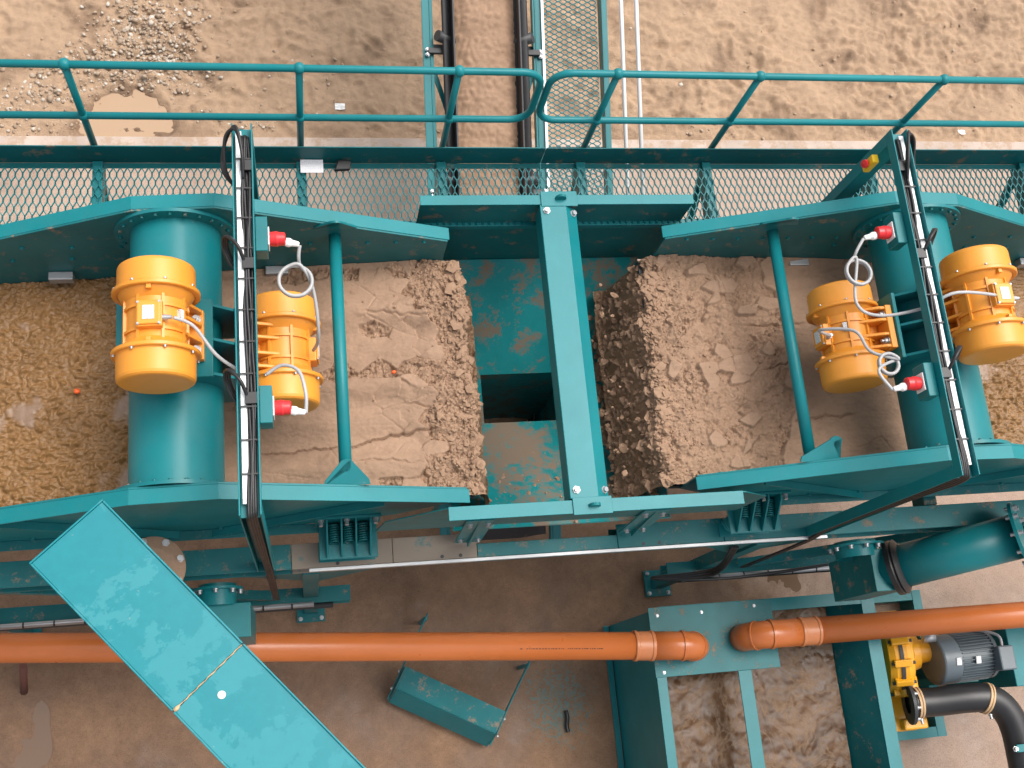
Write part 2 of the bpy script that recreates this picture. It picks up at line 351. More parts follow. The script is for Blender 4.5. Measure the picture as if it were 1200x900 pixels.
pud = ((X+1.57)/.36)**2+((Y-5.80)/.30)**2+.6*fbm(X*3, Y*3, 4, 50)
hz = np.where(Y > 5.52, hz-.075*sstep(2.1, .4, pud), hz)
wet = np.clip(sstep(2.3, .7, pud)+.6*sstep(.12, .5, fbm(X*1.6+5, Y*1.8, 5, 61))+.5*sstep(.03, -.05, hz+.06)*rough_zone*.5, 0, 1)
g = heightgrid('ground', xs, ys, hz, M['terrain'], attr={'wet': wet}); tag(g, kind='structure')
# concrete slab under the plant, with relief of washed-out sand
xs2 = np.concatenate([np.arange(-14, -3.2, .4), np.arange(-3.2, 8.2, .03), np.arange(8.2, 17, .4)]); ys2 = np.concatenate([np.arange(-12, -1.6, .4), np.arange(-1.6, 5.36, .03)])
X, Y = np.meshgrid(xs2, ys2, indexing='ij')
hz2 = -.02+.024*fbm(X*1.3, Y*1.3, 4, 3)+.006*fbm(X*9, Y*9, 3, 4)
g = heightgrid('yard_slab', xs2, ys2, hz2, M['slab']); tag(g, kind='structure')
g = build(MB().box(-14, 16.8, 5.345, 5.605, -.2, .03), 'slab_edge', M['kerb'], bev=.012); tag(g, kind='structure')
def blob(name, cx, cy, rx, ry, z, mat, seed, th=.004):
    n = 48; v = []
    for k in range(n):
        a = 2*math.pi*k/n; q = 1+.22*math.sin(2*a+seed)+.13*math.sin(3*a+seed*2)+.07*math.sin(7*a+seed*3); v.append((cx+rx*q*math.cos(a), cy+ry*q*math.sin(a)))
    return tag(build(MB().prism(v, 'Z', z-th, z), name, mat), kind='structure')
blob('puddle', -1.57, 5.83, .60, .42, -.080, M['puddle'], 1)
blob('puddle', -2.55, .28, .42, .42, -.0185, M['film'], 2); blob('puddle', 4.25, 1.0, .35, .2, -.021, M['film'], 4)
# ---- pebbles in the yard sand
def rocks(spots, name, mat, parent=None, flat=.7, sub=1, chunk=False, plate=0):
    import bmesh
    bm = bmesh.new(); bmesh.ops.create_icosphere(bm, subdivisions=sub, radius=1); bv = np.array([v.co[:] for v in bm.verts]); bf = [tuple(v.index for v in f.verts) for f in bm.faces]; bm.free()
    V, Fc, tone = [], [], []; nb = len(bv)
    for q, (x, y, z, r) in enumerate(spots):
        A = rng.standard_normal((3, 3)); Q, _ = np.linalg.qr(A)
        b0 = bv.copy()
        if chunk:                                      # chop with random planes: angular lumps
            for _k in range(7):
                nn = rng.standard_normal(3); nn /= np.linalg.norm(nn); b0 = b0-np.maximum(b0@nn-rng.uniform(.35, .75), 0)[:, None]*nn
            b0 = b0*(1+.07*rng.standard_normal((nb, 1)))*1.2
        else: b0 = b0*(1+.18*rng.standard_normal((nb, 1)))
        p = (b0*np.array([1, rng.uniform(.65, 1), rng.uniform(.5, .9)]))@Q.T
        if plate and rng.random() < plate: p = b0*np.array([1.5, rng.uniform(.8, 1.4), .32])@(Q if rng.random() < .25 else np.array([[np.cos(q), np.sin(q), rng.normal(0, .2)], [-np.sin(q), np.cos(q), rng.normal(0, .2)], [0, 0, 1]])).T
        p = p*np.array([1, 1, flat])*r+np.array([x, y, z])
        V.append(p); Fc += [tuple(i+q*nb for i in f) for f in bf]; tone.append(np.full(nb, rng.random()))
    V = np.concatenate(V); c = V.mean(0); me = bpy.data.meshes.new(name); me.from_pydata((V-c).tolist(), [], Fc)
    a = me.attributes.new('tone', 'FLOAT', 'POINT'); a.data.foreach_set('value', np.concatenate(tone).astype(np.float32))
    me.polygons.foreach_set('use_smooth', [not chunk]*len(Fc)); me.update()
    return link(name, me, mat, parent, c)
def gz(x, y):
    i = np.clip(np.searchsorted(xs, x), 0, len(xs)-1); j = np.clip(np.searchsorted(ys, y), 0, len(ys)-1); return hz[i, j]
sp = []
for (cx, cy, sx_, sy_, n) in ((-1.35, 6.70, .27, .27, 900), (-1.5, 6.35, .38, .10, 240), (-1.05, 7.25, .22, .25, 130), (-1.9, 6.45, .25, .07, 80), (-2.35, 6.1, .30, .18, 260), (-.45, 5.75, .16, .08, 45), (-2.4, 5.68, .3, .08, 40), (0, 6.3, .25, .18, 26), (-1.0, 6.15, .25, .14, 30), (4.4, 6.8, 2.2, .8, 60), (4.6, 5.8, .3, .07, 25)):
    for _ in range(n):
        x, y = rng.normal(cx, sx_), rng.normal(cy, sy_)
        if y > 5.62: r = .009+.019*rng.random()**2.0+(.012 if rng.random() < .06 else 0); sp.append((x, y, gz(x, y)+r*.25, r))
tag(rocks(sp, 'pebbles', M['stone'], flat=.75, sub=1), 'loose pale pebbles scattered over the yard sand by the puddle', 'pebbles', kind='stuff')
sp = []
for _ in range(1500):
    x, y = rng.uniform(-3, 8.8), rng.uniform(5.62, 7.9); 
    if perlin(np.array(x*1.3), np.array(y*1.6), 300) < -.02: continue
    r = .006+.018*rng.random()**2.5; sp.append((x, y, gz(x, y)+r*.1, r))
tag(rocks(sp, 'sand_lumps', M['terrain'], flat=.6, sub=1, chunk=True), 'small lumps of trampled sand all over the yard', 'sand', kind='stuff')
# few crumpled scraps lying in the yard
for (x, y, r, lab) in ((.50, 5.98, .05, 'white crumpled scrap on the sand left of the conveyor'), (7.35, 5.75, .04, 'small white scrap on the sand at the right edge')):
    mb = MB(); n = 5
    pts = [[(x+(i-2)*r*.5, y+(j-2)*r*.35, gz(x, y)+.012+.018*random.random()) for j in range(n)] for i in range(n)]
    v = [p for row in pts for p in row]; mb.add(v, [(i*n+j, (i+1)*n+j, (i+1)*n+j+1, i*n+j+1) for i in range(n-1) for j in range(n-1)])
    o = build(mb, 'paper_scrap', M['white'], recalc=False); sd = o.modifiers.new('t', 'SOLIDIFY'); sd.thickness = .002; tag(o, lab, 'scrap')

# ================================================================== support frame
FR = empty('support_frame', (CX, 2.0, 0), 'teal steel support frame with legs carrying both sand screens', 'frame')
ZF = Z(7.2)
def ibeam(x0, x1, yc, wd, zt, h, tf=.016, tw=.012):
    return MB().box(x0, x1, yc-wd/2, yc+wd/2, zt-tf, zt).box(x0, x1, yc-wd/2, yc+wd/2, zt-h, zt-h+tf).box(x0, x1, yc-tw/2, yc+tw/2, zt-h+tf, zt-tf)
joints = [-4.2, -.08, .555, 1.30]
for x0, x1, mt in ((-4.2, -.09, 'teal_dusty'), (-.086, .55, 'teal_sandy'), (.554, 1.10, 'teal_sandy'), (1.104, 2.05, 'teal_dusty'), (2.054, 2.80, 'teal_dusty'), (2.804, 7.4, 'teal_dusty')):
    wd = .16 if not (1.1 < x0 < 2) else .09
    yc = 1.07 if wd == .16 else 1.035
    build(ibeam(x0, x1, yc, wd, ZF, .22), 'main_beam', M[mt], FR, bev=.003)
build(ibeam(-4.2, 7.4, 2.93, .16, ZF, .22), 'main_beam', M['teal_dusty'], FR, bev=.003)
for x in (-2.6, -1.2, 4.4, 5.8):
    build(MB().box(x-.05, x+.05, 1.16, 2.84, ZF-.2, ZF-.04), 'cross_beam', M['teal_dusty'], FR, bev=.003)
for sx_ in (0, 1):
    X0 = (lambda x: x) if not sx_ else mxx
    a, b2 = sorted((X0(-4.2), X0(.33)))
    for yc, n in ((1.0, 0), (3.0, 1)):
        build(ibeam(a, b2, yc, .12, Z(8.75), .18), 'lower_beam', M['teal_dusty'], FR, bev=.003)
    for xx in (.03, -2.3):
        for yc in (1.03, 2.97):
            x = X0(xx)
            lg = build(MB().box(x-.055, x+.055, yc-.05, yc+.05, .012, ZF-.225), 'leg', M['teal_dusty'], FR, bev=.004)
            bp = build(MB().box(x-.12, x+.12, yc-.12, yc+.12, -.02, .012), 'base_plate', M['teal_dusty'], lg, bev=.003)
            mb = MB()
            for i in (-1, 1):
                for j in (-1, 1): mb.bolt((x+i*.09, yc+j*.09, .012), (0, 0, 1), .014, .03)
            build(mb, 'anchor_bolts', M['galv'], bp)['kind'] = 'stuff'
    # gussets between leg and beam
    xg = X0(.03); s = 1 if not sx_ else -1
    build(MB().prism([(xg+s*.056, ZF-.226), (xg+s*.46, ZF-.226), (xg+s*.056, ZF-.75)], 'Y', 1.0, 1.012), 'gusset', M['teal_dusty'], FR)
    build(MB().prism([(xg-s*.056, ZF-.226), (xg-s*.5, ZF-.226), (xg-s*.056, ZF-.65)], 'Y', 1.0, 1.012), 'gusset', M['teal_dusty'], FR)
    build(MB().bar((X0(-.25), 1.0, Z(8.65)), (X0(-1.9), 1.03, ZF-.25), .07, .07), 'brace', M['teal_dusty'], FR, bev=.003)
    # tube under the lower beam
    build(MB().tube([(X0(-4.2), .93, Z(8.9)), (X0(.2), .93, Z(8.9))], .022, 12), 'rail_tube', M['dark_steel'], FR)
# pale edge strip along the near beam and conduits on the lower beam
build(MB().box(.02, 3.55, .966, .988, ZF-.012, ZF+.006), 'edge_strip', M['galv'], FR, bev=.002)
for a, b2 in ((-4.2, .05), (2.95, 5.0)):
    build(MB().tube([(a, .905, Z(8.62)), (b2, .915, Z(8.62))], .02, 12), 'conduit', M['galv'], FR)
    mb = MB(); x = a+.1
    while x < b2: mb.lathe([(-.006, .023), (.006, .023)], (x, .91, Z(8.62)), (1, 0, 0), 12); x += .21
    tag(build(mb, 'conduit_ties', M['cable_black'], FR), kind='stuff')
for xp in ((.87, .99), (2.23, 2.34), (.2, None)):
    for x in xp:
        if x: build(MB().lathe([(0, .012), (.002, .012), (.002, 0)], (x, 1.01, ZF), (0, 0, 1), 14), 'hole_shade_disc', M['dark_steel'], FR)  # solid dark disc on the flange, painted shade of a hole
# black cables hanging along the lower beam
for i in range(3):
    build(MB().tube(smooth_path([(2.95+.02*i, .98, ZF-.26), (3.1, .93-.02*i, Z(8.3)), (2.7, .93, Z(8.62)), (3.3+.05*i, .88, Z(8.55)), (4.2, .93, Z(8.5))]), .012, 8), 'cable', M['cable_black'], FR)

# ================================================================== walkway with toe board
ZW = Z(6.36); XW0, XW1 = -3.2, 7.0
WK = empty('walkway', (CX, 3.25, ZW), 'teal expanded-metal walkway with toe board behind the screens', 'walkway')
def expanded(a0, a1, b0, b1, pitch_a, pitch_b, wd, th, fr):
    """zig-zag strands running along b; returns list of ((a,b),(a,b)) segments"""
    segs = []; n = int((a1-a0)/pitch_a); m = int(round((b1-b0)/(pitch_b/2)))
    for i in range(n+1):
        for j in range(m):
            s0 = 1 if (i+j) % 2 else -1; c = a0+i*pitch_a; q = pitch_a*.5*.86; p0 = b0+j*pitch_b/2; h = pitch_b/2
            segs.append(((c+s0*q, p0-h*fr), (c+s0*q, p0+h*fr))); segs.append(((c+s0*q, p0+h*fr), (c-s0*q, p0+h*(1-fr))))
    return segs
mb = MB()
for (p, q) in expanded(XW0, XW1, 2.98, 3.40, .0205, .112, .005, .006, .22):
    mb.bar((p[0], p[1], ZW-.004), (q[0], q[1], ZW-.004), .0058, .008)
tag(build(mb, 'mesh_floor', M['teal'], WK, recalc=False), kind='stuff')
build(MB().box(XW0, 1.598, 3.42, 3.428, ZW-.05, ZW+.152).box(XW0, 1.598, 3.385, 3.42, ZW-.058, ZW-.05), 'toe_board', M['teal_dusty'], WK, bev=.002)
build(MB().box(1.602, XW1, 3.42, 3.428, ZW-.05, ZW+.152).box(1.602, XW1, 3.385, 3.42, ZW-.058, ZW-.05), 'toe_board', M['teal_dusty'], WK, bev=.002)
build(MB().box(XW0, XW1, 2.96, 3.0, ZW-.06, ZW-.012), 'floor_edge_angle', M['teal'], WK, bev=.002)
for x in (-2.35, -1.15, .06, .94, 1.86, 2.73, 3.92, 5.1):
    b_ = build(MB().box(x-.03, x+.03, 2.99, 3.415, ZW-.13, ZW-.016), 'floor_bearer', M['teal'], WK, bev=.003)
    build(MB().bar((x, 3.36, ZW-.14), (x, 2.99, ZF+.02), .045, .045), 'knee_brace', M['teal'], WK, bev=.003)
tag(build(MB().box(.055, .195, 3.325, 3.415, ZW+.003, ZW+.006), 'paper_note', M['paper']), 'white handwritten note lying on the walkway mesh', 'paper')
o = tag(build(MB().prism([(.26, 3.33), (.36, 3.335), (.37, 3.40), (.285, 3.405)], 'Z', ZW+.002, ZW+.035), 'rubber_offcut', M['rubber'], bev=.01), 'black rubber offcut on the walkway beside the note', 'offcut')
# ---- handrails
YR = 3.455; ZT, ZM = Z(5.40), Z(5.915)
def handrail(name, xa, xb, posts, loop_right, label):
    e = empty(name, ((xa+xb)/2, YR, ZW), label, 'handrail', 'handrails along the walkway')
    R_ = .12; s = 1 if loop_right else -1; xe = xb if loop_right else xa; xo = xa if loop_right else xb
    arc = [(xe-s*R_+s*R_*math.sin(a), YR, ZT-R_+R_*math.cos(a)) for a in np.linspace(0, math.pi/2, 7)]
    arc2 = [(xe-s*R_+s*R_*math.cos(a), YR, ZM+R_-R_*math.sin(a)) for a in np.linspace(0, math.pi/2, 7)]
    build(MB().tube([(xo, YR, ZT)]+arc+arc2+[(xo, YR, ZM)], .0215, 14), 'rail', M['teal_clean'], e)
    for x in posts:
        p = build(MB().tube([(x, YR, ZT), (x, YR, ZW-.1)], .0205, 14), 'post', M['teal_clean'], e)
        build(MB().ball((x, YR, ZT), .034), 'ball_joint', M['teal_clean'], p); build(MB().ball((x, YR, ZM), .032), 'ball_joint', M['teal_clean'], p)
        build(MB().box(x-.05, x+.05, 3.43, 3.436, ZW-.05, ZW+.10), 'post_bracket', M['teal_clean'], p)
handrail('handrail', -3.2, 1.425, (-2.35, -1.15, .06, .94), True, 'teal tubular handrail with closed loop end, left of the gap')
handrail('handrail', 1.478, 7.0, (1.86, 2.73, 3.92, 5.1), False, 'teal tubular handrail with closed loop end, right of the gap')

# ================================================================== conveyor
def zc(y): return 1.80+(y-4.55)*.30
CV = empty('belt_conveyor', (1.62, 4.0, 0), 'teal belt conveyor carrying sand away behind the walkway', 'conveyor')
CC = 1.61; Y0, Y1 = 1.35, 12.5; sl_ = math.atan(.30)
for sx_ in (-1, 1):
    x = CC+sx_*.445
    build(MB().bar((x, Y0, zc(Y0)-.07), (x, Y1, zc(Y1)-.07), .012, .16).bar((x+sx_*.022, Y0, zc(Y0)), (x+sx_*.022, Y1, zc(Y1)), .09, .012), 'stringer', M['teal'], CV, bev=.003)
prof = [(-.36, .10), (-.345, .115), (-.30, .085), (-.17, -.02), (0, -.03), (.17, -.02), (.30, .085), (.345, .115), (.36, .10)]
v = []; f = []
for i, y in enumerate((Y0+.05, Y1)):
    for (a, h) in prof: v.append((CC+a, y, zc(y)+h))
n = len(prof); f = [(k, k+1, n+k+1, n+k) for k in range(n-1)]
o = build(MB().add(v, f, True), 'belt', M['belt'], CV, recalc=False); sd = o.modifiers.new('t', 'SOLIDIFY'); sd.thickness = .014
for sx_ in (-1, 1):
    x = CC+sx_*.275
    build(MB().bar((x, Y0+.4, zc(Y0+.4)+.13), (x, Y1, zc(Y1)+.13), .012, .14), 'skirt_rubber', M['belt'], CV)
y = 2.0
while y < 9.5:
    fr_ = build(MB().box(CC-.44, CC+.44, y-.03, y+.03, zc(y)-.12, zc(y)-.07), 'idler_frame', M['dark_steel'], CV, bev=.004)
    for sx_ in (-1, 1):
        build(MB().tube([(CC+sx_*.17, y, zc(y)-.05), (CC+sx_*.40, y+.0, zc(y)+.10)], .045, 16), 'wing_roller', M['dark_steel'], CV)
        br = build(MB().bar((CC+sx_*.335, y-.09, zc(y)+.01), (CC+sx_*.47, y-.09, zc(y)+.01), .05, .03), 'idler_bracket', M['dark_steel'], CV, bev=.004)
        build(MB().bolt((CC+sx_*.475, y-.075, zc(y)+.006), (0, 0, 1), .014, .016).bolt((CC+sx_*.475, y-.115, zc(y)-.004), (0, 0, 1), .014, .016), 'bracket_bolts', M['galv'], br)
    build(MB().bar((CC-.43, y-.18, zc(y)-.10), (CC-.30, y-.55, zc(y)-.24), .04, .012), 'cross_brace', M['teal'], CV)
    build(MB().bar((CC+.43, y-.18, zc(y)-.10), (CC+.30, y-.55, zc(y)-.24), .04, .012), 'cross_brace', M['teal'], CV)
    y += 1.12
for y in (1.75, 9.0, 12.0):
    for sx_ in (-1, 1): build(MB().box(CC+sx_*.445-.04, CC+sx_*.445+.04, y-.04, y+.04, -.03, zc(y)-.16), 'trestle_leg', M['teal'], CV)
# sand on the belt
xs3 = np.arange(-.262, .2625, .012)+CC; ys3 = np.arange(1.7, 7.4, .014); X, Y = np.meshgrid(xs3, ys3, indexing='ij'); u = (X-CC)/.262
H3 = zc(Y)+.115-.075*u*u+.020*fbm(X*5, Y*7, 4, 12)+.016*(worley(X*16, Y*20, 13)[1]-worley(X*16, Y*20, 13)[0])+.008*fbm(X*40, Y*40, 2, 14)
o = heightgrid('belt_sand', xs3, ys3, H3, M['sand'], attr={'wet': np.full(X.shape, .10)}); tag(o, 'brown sand load riding on the conveyor belt', 'sand', kind='stuff')
# conveyor walkway with galvanised rails
CW = empty('conveyor_walkway', (2.4, 5, 1), 'inclined expanded-metal walkway with pale rails beside the conveyor', 'walkway')
xa, xb = 2.135, 2.62; mb = MB()
for (p, q) in expanded(2.75, 9.0, xa, xb, .0205, .085, .004, .004, .22):
    mb.bar((p[1], p[0], zc(p[0])+.0), (q[1], q[0], zc(q[0])+.0), .0062, .008)
tag(build(mb, 'mesh_floor', M['teal'], CW, recalc=False), kind='stuff')
build(MB().bar((2.115, 2.7, zc(2.7)), (2.115, 9, zc(9)), .022, .06), 'pale_edge_strip', M['white'], CW)
build(MB().bar((xb+.03, 2.7, zc(2.7)-.02), (xb+.03, 9, zc(9)-.02), .05, .12), 'edge_channel', M['teal'], CW, bev=.003)
for y in (3.3, 4.55, 6.6, 7.9): build(MB().box(2.13, 2.63, y-.012, y+.012, zc(y)-.09, zc(y)-.05), 'bearer', M['dark_steel'], CW)
for h in (.42, .84):
    build(MB().tube([(2.69, 3.5, zc(3.5)+h), (2.69, 9.0, zc(9.0)+h)], .0165, 12), 'rail', M['rail_white'], CW)
for y in (3.5, 6.6, 8.8): build(MB().tube([(2.69, y, zc(y)-.1), (2.69, y, zc(y)+.84)], .018, 12), 'post', M['teal'], CW)
for i in (0, 1): build(MB().tube(smooth_path([(2.50+.14*i, 3.5, zc(3.5)+.02), (2.66+.1*i, 3.55, zc(3.5)+.3), (2.70+.16*i, 3.5, zc(3.5)+.4), (2.78+.16*i, 3.4, zc(3.4)+.05)]), .018, 10), 'bent_rod', M['teal'], CW)

# ================================================================== discharge chute between the screens
CH = empty('discharge_chute', (CX, 2.06, Z(7.8)), 'teal hopper chute with a bolted box beam between the two screens', 'chute')
zt = Z(6.1)
build(MB().box(.755, 2.49, 2.985, 2.993, Z(7.0), zt-.006), 'far_plate', M['teal_dusty'], CH, bev=.002)
build(MB().box(.755, 2.49, 2.975, 3.04, zt-.006, zt), 'far_flange', M['teal_clean'], CH, bev=.002)
build(MB().prism([(.46, Z(6.42)), (.79, zt-.006), (2.55, zt-.006), (2.75, Z(6.28)), (2.72, Z(6.72)), (.42, Z(6.72))], 'Y', 1.118, 1.126), 'near_plate', M['teal_dusty'], CH, bev=.002)
build(MB().box(.79, 2.53, 1.05, 1.128, zt-.006, zt), 'near_flange', M['teal_clean'], CH, bev=.002)
bm_ = build(MB().prism([(1.49, zt+.005), (1.655, zt+.005), (1.735, zt-.07), (1.735, zt-.15), (1.49, zt-.15)], 'Y', 1.135, 2.972), 'box_beam', M['teal_clean'], CH, bev=.004)
for yy in (1.09, 3.01):
    ep = build(MB().box(1.50, 1.73, yy-.05, yy+.05, zt+.0005, zt+.010), 'end_plate', M['teal_clean'], bm_, bev=.002)
    build(MB().prism([(1.575+.035*math.cos(a)+.05, zt+.01+max(0, .05*math.sin(a))) for a in np.linspace(0, math.pi, 9)], 'Y', yy-.008, yy+.008), 'lifting_eye', M['teal'], ep)
for (x, y, nx) in ((1.53, 1.185, 0), (1.705, 1.185, .5), (1.53, 2.93, 0), (1.705, 2.93, .5)):
    build(MB().bolt((x, y, zt+.006 if not nx else zt-.04), (nx, 0, 1), .016, .022), 'bolt', M['galv'], bm_)
# hopper walls
def quad(name, p, mat, th=.010):
    a, b_, c, d = map(Vector, p); nrm = (b_-a).cross(d-a).normalized()*th
    return build(MB().add([a, b_, c, d, a-nrm, b_-nrm, c-nrm, d-nrm], [(0, 1, 2, 3), (7, 6, 5, 4), (0, 4, 5, 1), (1, 5, 6, 2), (2, 6, 7, 3), (3, 7, 4, 0)]), name, mat, CH)
za, zb = Z(6.955), Z(7.50); A = (.92, 1.13), (2.36, 2.984); B = (1.26, 1.96), (1.92, 2.33)
quad('hopper_plate', [(A[0][0], A[1][1], za), (A[1][0], A[1][1], za), (B[1][0], B[1][1], zb), (B[0][0], B[1][1], zb)], M['teal_muddy'])
quad('hopper_plate', [(A[0][0], A[0][1], za), (B[0][0], B[0][1], zb), (B[1][0], B[0][1], zb), (A[1][0], A[0][1], za)], M['teal_mudflow'])
quad('hopper_plate', [(A[0][0], A[0][1], za), (A[0][0], A[1][1], za), (B[0][0], B[1][1], zb), (B[0][0], B[0][1], zb)], M['teal_muddy'])
quad('hopper_plate', [(A[1][0], A[0][1], za), (B[1][0], B[0][1], zb), (B[1][0], B[1][1], zb), (A[1][0], A[1][1], za)], M['teal_muddy'])
for (xx0, xx1, yy0, yy1) in ((1.25, 1.26, 1.94, 2.35), (1.92, 1.93, 1.94, 2.35), (1.261, 1.919, 1.945, 1.955), (1.261, 1.919, 2.335, 2.345)):
    build(MB().box(xx0, xx1, yy0, yy1, 1.18, zb+.01), 'shade_skirt', M['teal_muddy'], CH)  # plates added to shut out light and darken the hopper opening
# near-side mounting brackets with bolts
for x in (1.03, 2.13):
    up, lo = Vector((x, 1.114, Z(6.50))), Vector((x, 1.085, Z(7.12)))
    d_ = (lo-up).normalized(); nr_ = Vector((0, d_.z, -d_.y)); nr_ = nr_ if nr_.y < 0 else -nr_
    br = build(MB().obox((up+lo)/2, (1, 0, 0), d_, nr_, .085, (up-lo).length/2, .006), 'mount_plate', M['teal'], CH, bev=.003)
    build(MB().add([up+Vector((-.005, 0, 0))+nr_*.006, lo+Vector((-.005, 0, 0))+nr_*.006, lo+Vector((-.005, -.035, 0)), up+Vector((.005, 0, 0))+nr_*.006, lo+Vector((.005, 0, 0))+nr_*.006, lo+Vector((.005, -.035, 0))], [(0, 1, 2), (5, 4, 3), (0, 3, 4, 1), (1, 4, 5, 2), (2, 5, 3, 0)]), 'mount_gusset', M['teal'], br)
    for i in (-1, 1):
        for q in (.14, .86): build(MB().bolt(up.lerp(lo, q)+Vector((i*.055, 0, 0))+nr_*.006, nr_, .015, .02), 'mount_bolt', M['galv'], br)

# ================================================================== vibrating screens
YC = 2.015; YN, YF = 1.245, 2.775
TX, TZ, TR = -.655, Z(6.02), .247
top = [(-3.0, Z(6.72)), (-1.60, Z(6.08)), (-.86, Z(5.735)), (-.42, Z(5.70)), (.915, Z(6.18))]
bot = [(.915, Z(6.52)), (.55, Z(6.85)), (-.4, Z(7.12)), (-3.0, Z(7.17))]
def offs(p, q, d):
    t = (Vector(q)-Vector(p)).normalized(); return Vector((-t.y, t.x))*d
def screen(mir):
    side = 'right' if mir else 'left'
    V = empty('vibrating_screen', (mxx(TX) if mir else TX, YC, ZF), 'teal vibrating dewatering screen with cross tube, %s of the chute' % side, 'screen', 'vibrating screens')
    for yn, s in ((YN, -1), (YF, 1)):
        pl = build(MB().prism(top+bot, 'Y', yn-.006, yn+.006), 'side_plate', M['teal_dusty'] if s > 0 else M['teal'], V, mir, .002)
        for (p, q) in zip(top[:-1], top[1:]):       # bent flange on the outside
            e = .0 if q != top[-1] else .012
            y0, y1 = (yn-.0065-.078, yn-.0065) if s < 0 else (yn+.0065, yn+.0065+.078)
            P = [(p[0], p[1]+.001), (q[0]+e, q[1]+.001), (q[0]+e, q[1]-.009), (p[0], p[1]-.009)]
            build(MB().prism(P, 'Y', y0, y1), 'top_flange', M['teal_clean'], pl, mir, .0015)
        mb = MB()
        for i in range(9): mb.bolt((-2.6+.27*i, yn-s*.006, 3.74 if i < 4 else 3.80), (0, -s, 0), .012, .010)
        for i in range(7): mb.bolt((-.25+.17*i, yn-s*.006, 3.82), (0, -s, 0), .012, .010)
        for i in range(8): mb.bolt((-2.6+.33*i, yn-s*.006, 3.56+.02*i), (0, -s, 0), .012, .010)
        for i in range(8): mb.bolt((-2.3+.36*i, yn+s*.006, 3.05), (0, s, 0), .014, .012)
        tag(build(mb, 'plate_bolts', M['teal'], pl, mir), kind='stuff')
        # outer stiffeners
        for (a, b_) in (((-1.7, 3.75), (-.75, 3.0)), ((.45, 3.7), (-.55, 3.0)), ((-2.6, 3.3), (-1.9, 2.95))):
            build(MB().bar((a[0], yn+s*.03, a[1]), (b_[0], yn+s*.03, b_[1]), .012, .045, (0, 1, 0)), 'stiffener', M['teal'], pl, mir)
        build(MB().box(-3.0, .3, *(sorted((yn+s*.0065, yn+s*.065))), 2.99, 3.0), 'lower_flange', M['teal_dusty'], pl, mir, .002)
        build(MB().lathe([(0, TR+.085), (.02, TR+.085), (.02, TR), (.035, TR)], (TX, yn-s*.0065, TZ), (0, -s, 0), 48), 'tube_flange', M['teal'], pl, mir)
        mb = MB()
        for k in range(24): mb.bolt((TX+(TR+.055)*math.cos(k*math.pi/12), yn-s*.0265, TZ+(TR+.055)*math.sin(k*math.pi/12)), (0, -s, 0), .011, .012)
        tag(build(mb, 'flange_bolts', M['teal_dusty'], pl, mir), kind='stuff')
    build(MB().tube([(TX, YN+.008, TZ), (TX, YF-.008, TZ)], TR, 64, cap=False), 'cross_tube', M['teal_clean'], V, mir)
    # motor bracket: two plates at right angles tied to the tube by ribs
    al = math.radians(4); nA = Vector((-math.sin(al), 0, math.cos(al))); nB = Vector((math.cos(al), 0, math.sin(al))); C0 = Vector((TX, YC, TZ)); ey = Vector((0, 1, 0))
    build(MB().obox(C0+nA*.325, nB, ey, nA, .245, .215, .0125), 'motor_plate', M['teal'], V, mir, .004)
    build(MB().obox(C0+nB*.355, nA, ey, nB, .225, .205, .0125), 'motor_plate', M['teal'], V, mir, .004)
    for yy in (-.19, 0, .19):
        P = [nA*.312-nB*.235, nA*.312+nB*.235, nB*.342+nA*.215, nB*.342-nA*.22, nB*.16-nA*.22, -nB*.235+nA*.05]
        build(MB().prism([(C0.x+p.x, C0.z+p.z) for p in P], 'Y', YC+yy-.008, YC+yy+.008), 'bracket_rib', M['teal'], V, mir, .002)
    # deck, tie bar with lugs
    build(MB().prism([(-3.0, 3.10), (1.0, 3.49), (1.0, 3.43), (-3.0, 3.02)], 'Y', YN+.008, YF-.008), 'deck', M['dark_steel'], V, mir)
    build(MB().tube([(.235, YN+.007, Z(6.08)), (.235, YF-.007, Z(6.08))], .036, 20), 'tie_bar', M['teal_clean'], V, mir)
    for yn, s in ((YN, 1), (YF, -1)):
        ang = math.radians(18 if s > 0 else 80); zb_ = Z(5.965) if s > 0 else Z(5.98); ox = .0 if not mir else (-.10 if s > 0 else -.04)
        outer = [(-.125, 0), (.125, 0), (.118, .03)]+[(ox+.045*math.cos(a), .10+.042*math.sin(a)) for a in np.linspace(.5, math.pi-.5, 9)]+[(-.118, .03)]
        hole = [(ox*1.05+.021*math.cos(a), .095+.021*math.sin(a)) for a in np.linspace(0, 2*math.pi, 15)]
        loop = outer+[outer[0]]+hole[::-1]
        dn = Vector((0, s*math.cos(ang), math.sin(ang))); no = Vector((0, -s*math.sin(ang), math.cos(ang)))*.012
        b0 = Vector((.235, yn+s*.008, zb_)); n = len(loop)
        P = [b0+Vector((x, 0, 0))+dn*q for x, q in loop]
        lg = build(MB().add(P+[p+no for p in P], [tuple(range(n)), tuple(range(2*n-1, n-1, -1))]+[(i, n+i, n+(i+1) % n, (i+1) % n) for i in range(n)]), 'lifting_lug', M['teal'], V, mir)
